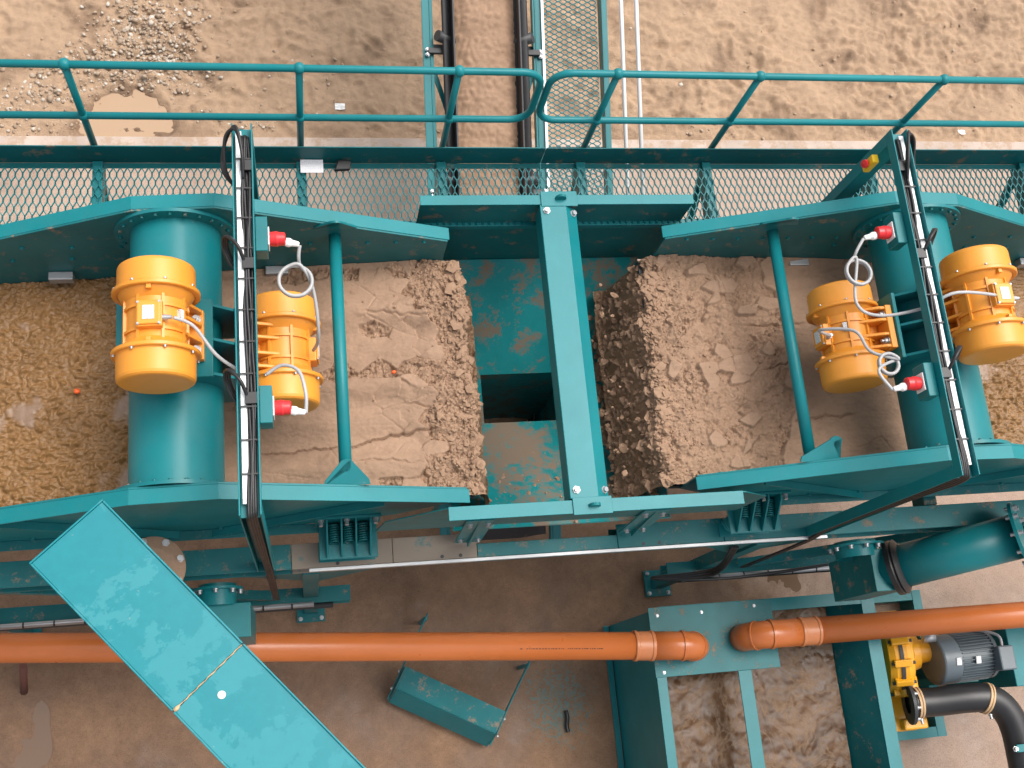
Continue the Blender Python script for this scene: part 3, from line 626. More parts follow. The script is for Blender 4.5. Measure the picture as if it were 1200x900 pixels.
    # spring mount
    for yo in (0, 1):
        yy = (lambda y: y) if not yo else (lambda y: 2*YC-y)
        def bb(x0, x1, y0, y1, z0, z1): a, b_ = sorted((yy(y0), yy(y1))); return MB().box(x0, x1, a, b_, z0, z1)
        zs = Z(6.98)
        sm = build(bb(.085, .445, 1.005, 1.235, zs-.012, zs), 'spring_mount', M['teal'], V, mir, .004)
        build(bb(.065, .465, 1.222, 1.2375, zs+.001, zs+.20), 'mount_back_plate', M['teal'], sm, mir, .002)
        for k in range(4):
            x = .135+.088*k
            build(MB().prism([(yy(1.221), zs+.001), (yy(1.221), zs+.19), (yy(1.19), zs+.19), (yy(1.015), zs+.02), (yy(1.015), zs+.001)], 'X', x-.005, x+.005), 'mount_rib', M['teal'], sm, mir)
        for k in range(3):
            xk = .179+.088*k
            hl = [(xk+.030*math.cos(a), yy(1.205-.11*a/(2*math.pi*8)), zs+.075-.03*a/(2*math.pi*8)+.030*math.sin(a)) for a in np.linspace(0, 2*math.pi*8, 8*12)]
            build(MB().tube(hl, .0052, 6), 'coil_spring', M['teal_dusty'], V, mir)
        for xk in (.10, .255, .43): build(MB().bolt((xk, yy(1.2215), zs+.17), (0, -1 if not yo else 1, .3), .013, .04), 'mount_bolt', M['galv'], sm, mir)
        for xk in (.16, .37):
            hl = [(xk+.045*math.cos(a), yy(1.10)+.045*math.sin(a), ZF+.012+(zs-.024-ZF)*a/(2*math.pi*5)) for a in np.linspace(0, 2*math.pi*5, 70)]
            build(MB().tube(hl, .009, 6), 'coil_spring', M['teal_clean'], V, mir)
        build(bb(.085, .44, 1.02, 1.145, ZF+.001, ZF+.008), 'spring_seat', M['teal'], V, mir, .002)
    # wear clamps on the inside of the far plate
    for x in ((-1.38, -.11) if not mir else (-.13, -1.9)):
        cl = build(MB().box(x-.07, x+.07, YF-.06, YF-.0075, 3.43+.1*x*.3, 3.50+.1*x*.3), 'screen_clamp', M['galv'], V, mir, .006)
    return V
SL = screen(False); SR = screen(True)

# ---- sand beds
def bed(mir):
    # u: local x as on the left screen (the right one is its mirror image)
    u = np.concatenate([np.arange(-2.9, -1.75, .03), np.arange(-1.75, -.35, .0085), np.arange(-.35, 1.175, .0052)]); y = np.arange(YN+.009, YF-.0075, .0056)
    U, Yy = np.meshgrid(u, y, indexing='ij'); k0 = 200 if mir else 100
    base = 3.575+(U-.91)*.105
    sl1 = sstep(-.55, -.80, U+.10*fbm(U*3, Yy*3, 3, k0)+.12*np.sin((Yy-1.3)*2.1))     # slurry part
    f1 = fbm(U*2, Yy*2, 4, k0+1)
    wx, wy = U+.012*fbm(U*9, Yy*9, 3, k0+6), Yy+.012*fbm(U*9+5, Yy*9, 3, k0+7)
    xe = 1.03-.05*(Yy-1.25)/1.5+.05*fbm(Yy*5, Yy*0+1.7, 4, k0+19)                      # discharge lip
    # smooth crust, broken along polygons towards the lip
    g1, g2, gc, gx_, gy_ = worley(wx*8.5, wy*11.0, k0+30, True); cxx, cyy = gx_/8.5, gy_/11.0
    if not mir:
        bands = .027*np.sin((Yy-1.28)*11.5+.7*f1+.2)+.013*np.sin((Yy-1.2)*27+1.5*f1)
        thr = .80+.16*(gc-.5)+.06*np.sin(cyy*9)
        row = np.exp(-((cyy-2.03)/.06)**2)*(cxx > .12)+np.exp(-((cyy-2.72)/.06)**2)*(cxx > -.1)+np.exp(-((cyy-1.36)/.06)**2)*(cxx > .45)+.8*np.exp(-((cyy-2.33)/.03)**2)*(cxx > .3)
        crust = (cxx < thr) & (row*(.5+.9*gc) < .55)
    else:
        bands = .014*fbm(U*1.5, Yy*5, 4, k0+3)
        rz = sstep(-.25, .40, cxx+.40*fbm(cxx*1.6, cyy*1.6, 4, k0+4))
        crust = ((rz*(.35+.9*gc) < .52) & (cxx < .75+.1*gc)) | ((gc > .93) & (cxx < .9))
    cr = crust.astype(float); edge = 0                         # cell borders
    near = sstep(.30, .05, np.abs(cxx-thr-.02)) if not mir else rz*(1-sstep(.9, 1.0, cxx))
    tilt = ((wx-cxx)*np.cos(gc*40)+(wy-cyy)*np.sin(gc*40))*(.10 if mir else .22)*near
    d1, d2, c1, ax_, ay_ = worley(wx*22, wy*22, k0+8, True); e1, e2, c2, bx_, by_ = worley(wx*55, wy*55, k0+9, True)
    z1 = ((wx-ax_/22)*np.cos(c1*50)+(wy-ay_/22)*np.sin(c1*50))*.5; z2 = ((wx-bx_/55)*np.cos(c2*50)+(wy-by_/55)*np.sin(c2*50))*.6
    rk = (.30+.5*sstep(-.1, .35, fbm(U*4, Yy*4, 3, k0+33))) if mir else .85
    rubble = -.008+.028*fbm(U*9, Yy*9, 4, k0+34)+rk*(.028*(c1-.5)+z1*.9-.012*sstep(.12, 0, d2-d1)+.012*(c2-.5)+z2-.007*sstep(.2, 0, e2-e1))+.004*fbm(U*60, Yy*60, 2, k0+14)
    smooth = bands+.007*fbm(U*6, Yy*14, 4, k0+10)+.0025*fbm(U*40, Yy*50, 3, k0+15)
    hsh = (gc*97.) % 1; crk = -.020*sstep(.05, .01, g2-g1)*near*cr*sstep(.66, .92, near*.7+.3*hsh)
    l1, l2, _ = worley(wx*2.3, wy*4.2, k0+11); crk = crk-.008*sstep(.03, .0, l2-l1)*sstep(-.02, .2, fbm(U*2.2, Yy*2.2, 3, k0+12)+.15*sstep(0, .8, U))
    cracks = (((-.25, 1.585), (.22, 1.60), .03), ((.22, 1.585), (.80, 1.68), .034), ((.30, 1.50), (.7, 1.46), .016), ((.4, 2.42), (.80, 2.38), .018), ((.62, 1.84), (.80, 1.80), .02)) if not mir else (((-.35, 1.68), (.1, 1.64), .03), ((-.1, 2.30), (.35, 2.28), .024), ((.0, 2.05), (.25, 1.98), .03))
    for (pa, pb, dp) in cracks:
        tt = np.clip((U-pa[0])/(pb[0]-pa[0]), 0, 1); yl = pa[1]+(pb[1]-pa[1])*tt+.03*fbm(U*9, U*0+3.3, 4, k0+13)
        crk = crk-dp*np.exp(-((Yy-yl)/.0055)**2)*sstep(pa[0]-.02, pa[0]+.05, U)*sstep(pb[0]+.02, pb[0]-.05, U)
    cake = cr*(smooth+tilt+.014)+(1-cr)*(rubble+.6*bands)+crk
    s1, s2, sc = worley(U*24+1.2*fbm(U*10, Yy*10, 2, k0+20), Yy*24+1.2*fbm(U*10+4, Yy*10, 2, k0+21), k0+16)
    boil = .045*np.abs(fbm(U*17, Yy*17, 4, k0+17))+.022*np.abs(fbm(U*34, Yy*34, 3, k0+36))+.008*(s2-s1)+.006*fbm(U*60, Yy*60, 2, k0+18)-.02
    calm = sstep(.22, .42, fbm(U*2.2+2.2, Yy*2.2, 4, k0+22)+.62*sstep(-1.15, -.80, U)-.1)
    h = base+cake*(1-sl1)+sl1*(boil*(1-.9*calm)-.012)
    drop = sstep(0, .16, U-xe); sag = sstep(-.22, .02, U-xe)
    h = h-sag*.035-drop*.62+(.05*(c1-.5)+z1*.7)*drop*(1-drop)*4
    h = h+.012*np.exp(-((Yy-YN)/.03)**2)+.02*np.exp(-((YF-Yy)/.04)**2)*(1-sl1)
    wet = np.clip(sl1*(1-.55*calm)+.3*drop+.35*calm*sl1+.10*(1-cr)*(1-sl1), 0, 1)  # drop term is shade painted on the lip face; the rest is wetness
    side = 'right' if mir else 'left'; xs_ = mxx(u)[::-1] if mir else u; H = h[::-1] if mir else h
    o = heightgrid('sand_bed', xs_, y, H, M['sand'], attr={'wet': wet[::-1] if mir else wet, 'sheen': (calm*sl1)[::-1] if mir else calm*sl1}); tag(o, 'brown sand bed on the %s screen, boiling slurry at its outer end' % side, 'sand', 'sand beds on the screens', 'stuff')
    def ij(x, yv): return min(max(int(np.searchsorted(u, x)), 0), len(u)-1), min(max(int((yv-y[0])/.0056), 0), len(y)-1)
    sp = []                                                                          # loose crumbs and clods
    for _ in range(5200):
        yv = rng.uniform(YN+.02, YF-.02); x = rng.uniform(.0 if mir else .3, 1.10); i, j = ij(x, yv)
        if cr[i, j] > .5 and rng.random() > .03: continue
        if x < .75 and rng.random() < (.85 if mir else .5): continue
        r = .0035+.010*rng.random()**2.6+(.016*rng.random() if rng.random() < .035 else 0); sp.append((mxx(x) if mir else x, yv, h[i, j]+r*.25, r))
    for _ in range(1700 if mir else 420):                                             # lumps breaking off the lip
        yv = rng.uniform(YN+.02, YF-.02); r = .010+.026*rng.random()**2; i, j = ij(0, yv); x = xe[0, j]+rng.uniform(-.05, .16 if mir else .07); i, j = ij(x, yv)
        sp.append((mxx(x) if mir else x, yv, h[i, j]+rng.uniform(-.02, .02), r))
    o = rocks(sp, 'sand_clods', M['clod'], flat=.85, sub=1, chunk=True, plate=.3); tag(o, 'loose damp clods at the discharge lip of the %s sand bed' % side, 'clods', kind='stuff')
bed(False); bed(True)
# sand sliding down inside the chute, against its right and near walls
sp = []
for _ in range(900):
    a = rng.random(); s_ = rng.random()**.8; y0 = rng.uniform(1.2, 2.9)
    x = 2.34-.40*s_; yv = y0+(2.15-y0)*s_*.8; z = za-(za-zb)*s_*.95
    sp.append((x-.0+rng.normal(0, .015), yv, z+rng.uniform(.01, .05), .008+.035*rng.random()**2))
for _ in range(420):
    s_ = rng.random(); x0 = rng.uniform(.95, 2.2); x = x0+(1.6-x0)*s_*.6; yv = 1.14+.78*s_; z = za-(za-zb)*s_
    if rng.random() < .35+.5*s_: sp.append((x, yv, z+rng.uniform(.0, .02), .006+.018*rng.random()**2))
for _ in range(160):
    sp.append((rng.uniform(1.98, 2.20), rng.uniform(1.35, 2.7), rng.uniform(Z(7.3), Z(6.6)), .008+.024*rng.random()**2))
tag(rocks(sp, 'falling_sand', M['clod'], sub=2, chunk=True), 'damp sand tumbling down inside the chute beside the box beam', 'sand', kind='stuff')
for (x, y, z, r, lab) in ((-1.29, 2.04, 3.36, .022, 'small orange plastic bit in the slurry left of the tube'), (.565, 2.03, 3.57, .018, 'small orange plastic bit in the crumbled sand row')):
    o = rocks([(x, y, z, r)], 'plastic_bit', M['orange_bit'], sub=1); tag(o, lab, 'plastic bit')

# ================================================================== vibrator motors
def motor_meshes():
    P = {}
    def keep(n, mb, mat, bev=0): P[n] = (mb, mat, bev)
    # axis along local Y, terminal box towards +Z, feet towards -Z
    body = MB().lathe([(-.155, .192), (-.135, .178), (-.105, .152), (-.05, .146), (.05, .146), (.105, .152), (.135, .178), (.155, .192)], (0, 0, 0), (0, 1, 0), 40)
    for k in range(8):
        a = 2*math.pi*(k+.5)/8
        if math.sin(a) < -.55: continue
        c = Vector((math.cos(a), 0, math.sin(a))); body.obox(c*.152, c, (0, 1, 0), c.cross(Vector((0, 1, 0))), .009, .13, .007)
    for s in (-.062, .062): body.lathe([(s-.007, .146), (s-.007, .158), (s+.007, .158), (s+.007, .146)], (0, 0, 0), (0, 1, 0), 40)
    keep('housing', body, 'motor')
    for s in (-1, 1):
        t = (0, s, 0)
        keep('ring%d' % s, MB().lathe([(.148, .19), (.148, .211), (.152, .216), (.168, .216), (.172, .211), (.172, .19)], (0, 0, 0), t, 48), 'motor')
        keep('cover%d' % s, MB().lathe([(.172, .198), (.178, .194), (.285, .192), (.298, .188), (.306, .178), (.309, .165), (.309, .05), (.309, 0)], (0, 0, 0), t, 48), 'motor_cover')
        mb = MB()
        for k in range(8):
            a = 2*math.pi*(k+.5)/8; mb.bolt((.206*math.cos(a), s*.172, .206*math.sin(a)), t, .007, .010)
        keep('screws%d' % s, mb, 'galv')
    ft = MB()
    for s in (-1, 1):
        ft.box(.09*s if s > 0 else -.205, .205 if s > 0 else -.09, -.135, .135, -.205, -.165)
        for yy in (-.12, -.045, .045, .12): ft.prism([(s*.08, -.166), (s*.198, -.166), (s*.198, -.135), (s*.135, .02), (s*.10, .03)], 'Y', yy-.009, yy+.009)
    ft.box(-.09, .09, -.12, .12, -.2, -.10)
    keep('mounting_foot', ft, 'motor', .004)
    mb = MB()
    for s in (-1, 1):
        for yy in (-.083, .083): mb.lathe([(0, .026), (.006, .026), (.006, .018), (.026, .018), (.026, .010), (.045, .010), (.045, 0)], (s*.168, yy, -.165), (0, 0, 1), 12)
    keep('foot_bolts', mb, 'galv')
    keep('terminal_box', MB().box(-.062, .062, -.068, .068, .14, .185).box(-.055, .055, -.060, .060, .185, .196), 'motor', .008)
    mb = MB()
    for i in (-1, 1):
        for j in (-1, 1): mb.bolt((i*.05, j*.055, .19), (0, 0, 1), .006, .008)
    keep('lid_screws', mb, 'galv'); keep('name_plate', MB().box(-.028, .028, -.036, .036, .1965, .199), 'plate')
    keep('cable_gland', MB().lathe([(.06, .015), (.085, .015), (.085, .011), (.105, .011), (.105, 0)], (0, -.02, .165), (1, 0, 0), 12), 'galv')
    keep('side_label', MB().obox((.155*math.cos(.55), .02, .155*math.sin(.55)), (math.cos(.55), 0, math.sin(.55)), (0, 1, 0), (-math.sin(.55), 0, math.cos(.55)), .0125, .026, .012), 'plate')
    keep('drain_lug', MB().box(-.012, .012, -.15, -.125, .15, .2).box(-.012, .012, .125, .15, .15, .2), 'motor', .003)
    return P
MP = motor_meshes(); MDATA = {}
PN = {'ring1': 'cover_ring', 'ring-1': 'cover_ring', 'cover1': 'end_cover', 'cover-1': 'end_cover', 'screws1': 'cover_screws', 'screws-1': 'cover_screws'}
SUBOF = {'lid_screws': 'terminal_box', 'name_plate': 'terminal_box', 'cable_gland': 'terminal_box', 'screws1': 'ring1', 'screws-1': 'ring-1', 'foot_bolts': 'mounting_foot'}
def motor(loc, nrm, label):
    e = bpy.data.objects.new('vibrator_motor', None); S.collection.objects.link(e); tag(e, label, 'motor', 'vibrator motors'); e.empty_display_size = .1
    nz = Vector(nrm).normalized(); ny = Vector((0, 1, 0)); nx = ny.cross(nz)
    Rm = Matrix((nx, ny, nz)).transposed()
    e.matrix_world = Matrix.Translation(loc) @ Rm.to_4x4(); made = {}
    for k, (mb, mt, bev) in MP.items():
        if k not in MDATA:
            me = bpy.data.meshes.new(PN.get(k, k)); me.from_pydata(mb.v, [], mb.f); me.polygons.foreach_set('use_smooth', mb.sm); me.update()
            import bmesh
            bm = bmesh.new(); bm.from_mesh(me); bmesh.ops.recalc_face_normals(bm, faces=bm.faces); bm.to_mesh(me); bm.free(); me.materials.append(M[mt]); MDATA[k] = me
        o = bpy.data.objects.new(PN.get(k, k), MDATA[k]); S.collection.objects.link(o); o.parent = made.get(SUBOF.get(k), e); made[k] = o
        if k in ('lid_screws', 'screws1', 'screws-1'): o['kind'] = 'stuff'
        if bev:
            m = o.modifiers.new('bevel', 'BEVEL'); m.width = bev; m.segments = 2; m.limit_method = 'ANGLE'; m.angle_limit = math.radians(50)
    return e
al = math.radians(4)
OFF = .338+.206; OFB = .368+.206
MA = Vector((TX-math.sin(al)*OFF, YC, TZ+math.cos(al)*OFF)); MBp = Vector((TX+math.cos(al)*OFB, YC, TZ+math.sin(al)*OFB))
motor(MA, (-math.sin(al), 0, math.cos(al)), 'orange vibrator motor standing on top of the left cross tube')
motor(MBp, (math.cos(al), 0, math.sin(al)), 'orange vibrator motor on the chute side of the left cross tube, behind the cable gantry')
MC = Vector((mxx(MBp.x), YC, MBp.z)); MD = Vector((mxx(MA.x), YC, MA.z))
motor(MC, (-math.cos(al), 0, math.sin(al)), 'orange vibrator motor on the chute side of the right cross tube, nearest the lumpy sand')
motor(MD, (math.sin(al), 0, math.cos(al)), 'orange vibrator motor on top of the right cross tube, rightmost of the four')

# ================================================================== cable gantries over the screens
ZG = Z(5.25)
def gantry(mir):
    side = 'right' if mir else 'left'; gx = -.245
    G = empty('cable_gantry', (mxx(gx) if mir else gx, 2.0, ZF), 'teal channel gantry with black cables spanning the %s screen' % side, 'gantry', 'cable gantries')
    y0, y1 = .985, 3.03; hw = .052; d = .07
    def U(ax):
        pass
    build(MB().box(gx-hw, gx-hw+.007, y0, y1, ZG-d, ZG).box(gx+hw-.007, gx+hw, y0, y1, ZG-d, ZG).box(gx-hw+.007, gx+hw-.007, y0, y1, ZG-d, ZG-d+.007), 'top_channel', M['teal_clean'], G, mir, .002)
    for yo, s in ((y0, -1), (y1, 1)):
        zb_ = ZF+.002 if s < 0 else ZW-.12
        a, b_ = sorted((yo, yo-s*.07)); c0, c1 = sorted((yo-s*.07, yo-s*.063))
        build(MB().box(gx-hw, gx-hw+.007, a, b_, zb_, ZG-d-.002).box(gx+hw-.007, gx+hw, a, b_, zb_, ZG-d-.002).box(gx-hw+.007, gx+hw-.007, c0, c1, zb_, ZG-d-.002), 'post', M['teal_clean'], G, mir, .002)
    build(MB().box(gx-.034, gx-.004, y0+.06, y1-.03, ZG-d+.008, ZG-.028), 'cable_duct', M['white'], G, mir, .002)
    for i in range(4):
        x = gx-.002+.011*i; ph = i*1.7
        pts = [(x+.005*math.sin(ph+q*2.1), y1-.06-q*.19, ZG-.03+.010*math.sin(ph+q*1.3)) for q in range(10)]+[(x-.006, y0+.04, ZG-.03), (x-.006, y0-.012+.006*i, ZG-.10), (x-.006, y0-.006+.006*i, ZG-.5), (x, y0+.01, ZF+.3), (x+.01, y0-.02, ZF-.1), (x+.01, y0-.03, Z(8.5))]
        build(MB().tube(smooth_path(pts, 5), .0085, 8), 'cable', M['cable_black'], G, mir)
    mb = MB()
    for q in range(11): yv = y0+.2+q*.165; mb.box(gx-.037, gx+.044, yv-.004, yv+.004, ZG-.019, ZG-.015)
    tag(build(mb, 'cable_ties', M['cable_black'], G, mir), kind='stuff')
    # looped bundles leaving the channel on the tube side
    for yv, r in ((2.90, .075), (2.36, .05), (1.66, .055)):
        for q in range(3):
            pts = [(gx+.0, yv-.10, ZG-.02), (gx-.03, yv-.03, ZG+.02+.008*q), (gx-.075-.008*q, yv+r*.6, ZG+.01), (gx-.085-.01*q, yv, ZG-.06), (gx-.06, yv-r-.02*q, ZG-.10), (gx-.01, yv-r*1.3, ZG-.085)]
            if yv > 2.8: pts = [(gx, yv-.18, ZG-.02), (gx-.0, yv-.05, ZG+.02+.01*q), (gx-.03, yv+.07+.01*q, ZG+.04), (gx-.085, yv+.05, ZG-.01-.02*q), (gx-.09-.008*q, yv-.08, ZG-.10), (gx-.05, yv-.15, ZG-.16)]
            build(MB().tube(smooth_path(pts, 6), .0085, 8), 'cable_loop', M['cable_black'], G, mir)
        build(MB().box(gx-.012, gx+.05, yv-.135, yv-.075, ZG-.018, ZG-.004), 'cable_saddle', M['cable_black'], G, mir, .003)
    # socket boxes on the chute side
    for yv in (2.43, 1.53):
        bx = build(MB().box(gx+hw+.001, gx+hw+.062, yv-.09, yv+.10, ZG-.17, ZG-.055), 'socket_box', M['teal'], G, mir, .004)
        build(MB().box(gx+hw+.0625, gx+hw+.07, yv-.05, yv+.05, ZG-.16, ZG-.07), 'socket_plate', M['white'], bx, mir, .003)
        build(MB().lathe([(.0, .036), (.035, .040), (.045, .036), (.075, .034), (.080, .026), (.080, 0)], (gx+hw+.071, yv, ZG-.115), (1, 0, 0), 24), 'red_socket', M['red'], bx, mir)
        build(MB().lathe([(.080, .022), (.10, .024), (.115, .017), (.145, .014), (.15, .010), (.15, 0)], (gx+hw+.071, yv, ZG-.115), (1, -.15, -.15), 16), 'plug', M['white'], bx, mir)
    return G
gantry(False); gantry(True)
def cable(name, pts, label, r=.0095, mat='cable_grey', k=7):
    return tag(build(MB().tube(smooth_path(pts, k), r, 8), name, M[mat]), label, 'cable', 'motor cables')
def coil(cx, cy, z, r, n, turns=2, ph=0, tilt=0): return [(cx+r*math.cos(ph-a), cy+r*math.sin(ph-a), z+.012*a/6.28+tilt*math.sin(a)) for a in np.linspace(0, turns*2*math.pi, n)]
gxr = -.245+.052+.071+.15
cable('motor_cable', [(gxr, 2.405, ZG-.14), (.02, 2.35, ZG-.17)]+coil(.0, 2.235, ZG-.22, .085, 17, 2, 1.2)+[(.09, 2.2, ZG-.26), (.11, 2.0, ZG-.40), (MBp.x+.165, 1.99, MBp.z+.12)], 'coiled grey cable from the far red plug to the left screen\'s chute-side motor')
cable('motor_cable', [(gxr, 1.505, ZG-.14), (.03, 1.60, ZG-.12), (.0, 1.72, ZG-.13), (-.08, 1.76, ZG-.15), (-.16, 1.72, ZG-.17)], 'short grey cable arching from the near red plug of the left gantry')
cable('motor_cable', [(MA.x+.10, YC-.02, MA.z+.165), (-.50, 1.96, ZG-.10), (-.40, 1.82, ZG-.12), (-.30, 1.73, ZG-.09), (-.25, 1.70, ZG-.05)], 'straight grey cable from the left top motor into the gantry channel')
g2 = mxx(gxr)
cable('motor_cable', [(g2, 2.405, ZG-.14), (g2-.05, 2.33, ZG-.16)]+coil(3.14, 2.22, ZG-.20, .075, 17, 2, 1.6)+[(3.11, 2.05, ZG-.22), (3.22, 1.96, ZG-.20), (3.45, 1.97, ZG-.13), (3.62, 2.02, ZG-.02), (MD.x+.09, YC-.02, MD.z+.165)], 'coiled grey cable from the far red plug to the rightmost motor')
cable('motor_cable', [(g2, 1.505, ZG-.14), (g2-.06, 1.62, ZG-.14)]+coil(3.20, 1.66, ZG-.17, .058, 17, 2, 0.4)+[(3.13, 1.75, ZG-.2), (3.10, 1.90, ZG-.28), (2.98, 1.97, ZG-.45), (MC.x-.165, 1.99, MC.z+.11)], 'coiled grey cable from the near red plug to the lumpy-sand-side motor')
# emergency stop on the far post of the right gantry
E1 = empty('emergency_stop', (3.36, 3.0, ZG-.2), 'small yellow emergency stop with red button on the right gantry', 'switch')
build(MB().box(3.355, 3.396, 2.905, 2.958, ZG-.30, ZG-.17), 'box', M['yellow'], E1, bev=.006)
build(MB().lathe([(0, .014), (.015, .014), (.015, .026), (.03, .024), (.035, 0)], (3.356, 2.93, ZG-.235), (-1, -.2, .3), 18), 'red_button', M['red'], E1)

# ================================================================== cover in the foreground
u0 = Vector((.664, -.748, 0)); s0 = Vector((.748, .664, 0)); zc_ = Z(4.6)
c_ = Vector((-.9165, .836, zc_)); W2 = .172; L1 = .80; L2 = 2.6
CO = empty('sheet_metal_cover', c_+u0*1.2, 'long pale teal sheet-metal trough cover crossing the lower left foreground', 'cover')
for a, b_ in ((0, L1-.003), (L1+.003, L2)):
    o = build(MB().obox(c_+u0*(a+b_)/2-Vector((0, 0, .004)), u0, s0, (0, 0, 1), (b_-a)/2, W2, .004), 'cover_sheet', M['teal_cover'], CO, bev=.002)
    for s in (-1, 1):
        build(MB().obox(c_+u0*(a+b_)/2+s0*s*(W2+.004)+Vector((0, 0, -.026)), u0, s0, (0, 0, 1), (b_-a)/2, .004, .034), 'folded_edge', M['teal_cover'], o, bev=.003)
build(MB().obox(c_-u0*.005+Vector((0, 0, -.04)), u0, s0, (0, 0, 1), .004, W2+.008, .045), 'end_cap', M['teal_cover'], CO, bev=.003)
for s in (-1, 1): build(MB().obox(c_+u0*(L2/2+.01)+s0*s*(W2-.02)+Vector((0, 0, -.12)), u0, s0, (0, 0, 1), L2/2-.02, .004, .11), 'trough_side', M['teal'], CO)
build(MB().obox(c_+u0*(L2/2+.01)+Vector((0, 0, -.232)), u0, s0, (0, 0, 1), L2/2-.02, W2-.02, .004), 'trough_floor', M['teal'], CO)
# bead of sealant in the seam
pts = [c_+u0*(L1+.0012*math.sin(q*2.1))+s0*(-W2+2*W2*q/22)+Vector((0, 0, .001)) for q in range(23)]
build(MB().tube(pts, [.0022+.0008*math.sin(q*1.7)+(.006 if q < 2 else 0) for q in range(23)], 8), 'sealant_bead', M['sealant'], CO)
st = c_+u0*(L1+.20)-s0*.055
wb = c_+u0*(L1+.085)-s0*.01
build(MB().lathe([(0, .016), (.003, .016), (.003, .007), (.008, .007), (.008, 0)], wb, (0, 0, 1), 16), 'washer_bolt', M['tape'], CO)
pp = c_+u0*2.35
build(MB().box(pp.x-.05, pp.x+.05, pp.y-.05, pp.y+.05, -.02, zc_-.237), 'support_post', M['teal'], CO, bev=.004)

# ================================================================== orange drain pipes
def pipe(a, b_, r, name, label, collar, elbow_dir):
    a, b_ = Vector(a), Vector(b_); t = (b_-a).normalized(); L = (b_-a).length
    e = empty(name, (a+b_)/2, label, 'pipe', 'orange drain pipes')
    build(MB().tube([a, b_-t*collar], r, 40), 'pipe_run', M['pipe'], e)
    cs = b_-t*collar
    co = build(MB().lathe([(-.07, r+.001), (-.065, r+.012), (-.045, r+.012), (-.04, r+.006), (.06, r+.006), (.065, r+.012), (.085, r+.012), (.09, r+.004)], cs, t, 40), 'socket_collar', M['pipe_collar'], e)
    # elbow down
    rb = .15; n = 9; pts = [cs+t*.08]
    e0 = b_-t*.13
    for q in range(n+1):
        g_ = math.pi/2*q/n; pts.append(e0+t*(rb*math.sin(g_))-Vector((0, 0, rb*(1-math.cos(g_)))))
    pts.append(pts[-1]-Vector((0, 0, .10)))
    build(MB().tube(pts, r+.004, 36), 'elbow', M['pipe'], e)
    build(MB().lathe([(-.012, r+.005), (-.008, r+.013), (.012, r+.013), (.016, r+.005)], e0+t*.0, t, 36), 'elbow_bead', M['pipe'], e)
    g_ = math.pi/4; build(MB().lathe([(-.008, r+.005), (-.006, r+.010), (.006, r+.010), (.008, r+.005)], e0+t*(rb*math.sin(g_))-Vector((0, 0, rb*(1-math.cos(g_)))), (t*math.cos(g_)-Vector((0, 0, math.sin(g_)))), 36), 'elbow_bead', M['pipe'], e)
    return e, t
e1, t1 = pipe((-5.0, .965, Z(8.46)), (2.955, .373, Z(8.46)), .104, 'drain_pipe', 'long orange plastic drain pipe running left from the tank', .45, 1)
e2, t2 = pipe((8.5, .385, Z(8.30)), (3.43, .415, Z(8.46)), .104, 'drain_pipe', 'orange plastic drain pipe running right above the pump', .45, -1)
# faint print line on the left pipe: row of tiny dark dashes along the crest
mb = MB(); q = 0
base = Vector((1.55, .3752+(2.92-1.55)*.0745, Z(8.46)))
x = 0
while x < .62:
    l_ = .006+.012*random.random(); c1 = base+t1*x+Vector((0, -.025, .1010)); mb.obox(c1, t1, (0, 1, -.25), (0, .25, 1), l_/2, .004, .0006); x += l_+.008+(.02 if random.random() < .15 else 0)
tag(build(mb, 'print_line', M['cable_black'], e1), kind='stuff')
tag(build(MB().tube([(-2.30, .52, .0), (-2.22, .70, .40)], .03, 12), 'steel_stake', M['rust']), 'short rusty stake under the orange pipe at the left edge', 'stake')

# ================================================================== sump tank
TK = empty('sump_tank', (3.65, 0, 0), 'teal open-topped sump tank full of muddy slurry', 'tank')
zt2 = Z(8.7); x0, x1, y0, y1 = 2.68, 4.58, -.80, .68
def wall(n, x0_, x1_, y0_, y1_, zb_=-.03, mat='teal'): return build(MB().box(x0_, x1_, y0_, y1_, zb_, zt2-.008), n, M[mat], TK, bev=.002)
wall('tank_wall', x0, x0+.01, y0, y1); wall('tank_wall', x1-.01, x1, y0, y1); wall('tank_wall', x0+.01, x1-.01, y0, y0+.01); wall('tank_wall', x0+.01, x1-.01, y1-.01, y1)
rim = .07
build(MB().box(x0-.01, x0+rim, y0-.01, y1-.0, zt2-.008, zt2), 'rim', M['teal'], TK, bev=.002)
build(MB().box(x1-rim-.02, x1+.025, y0-.01, y1, zt2-.0075, zt2+.0005), 'rim', M['teal'], TK, bev=.002)
build(MB().box(x0+rim+.001, x1-rim-.021, y1-rim, y1+.03, zt2-.008, zt2), 'rim', M['teal'], TK, bev=.002)
build(MB().box(x0+rim+.001, x1-rim-.021, y0-.01, y0+rim, zt2-.008, zt2), 'rim', M['teal'], TK, bev=.002)
build(MB().box(2.66, 3.70, .165, .705, zt2+.002, zt2+.010), 'cover_plate', M['teal_dusty'], TK, bev=.002)
build(MB().box(3.345, 3.455, y0+.02, .1645, zt2-.012, zt2-.001), 'divider', M['teal'], TK, bev=.002)
build(MB().box(3.395, 3.403, y0+.02, y1-.01, zt2-.10, zt2-.013), 'divider_web', M['teal'], TK)
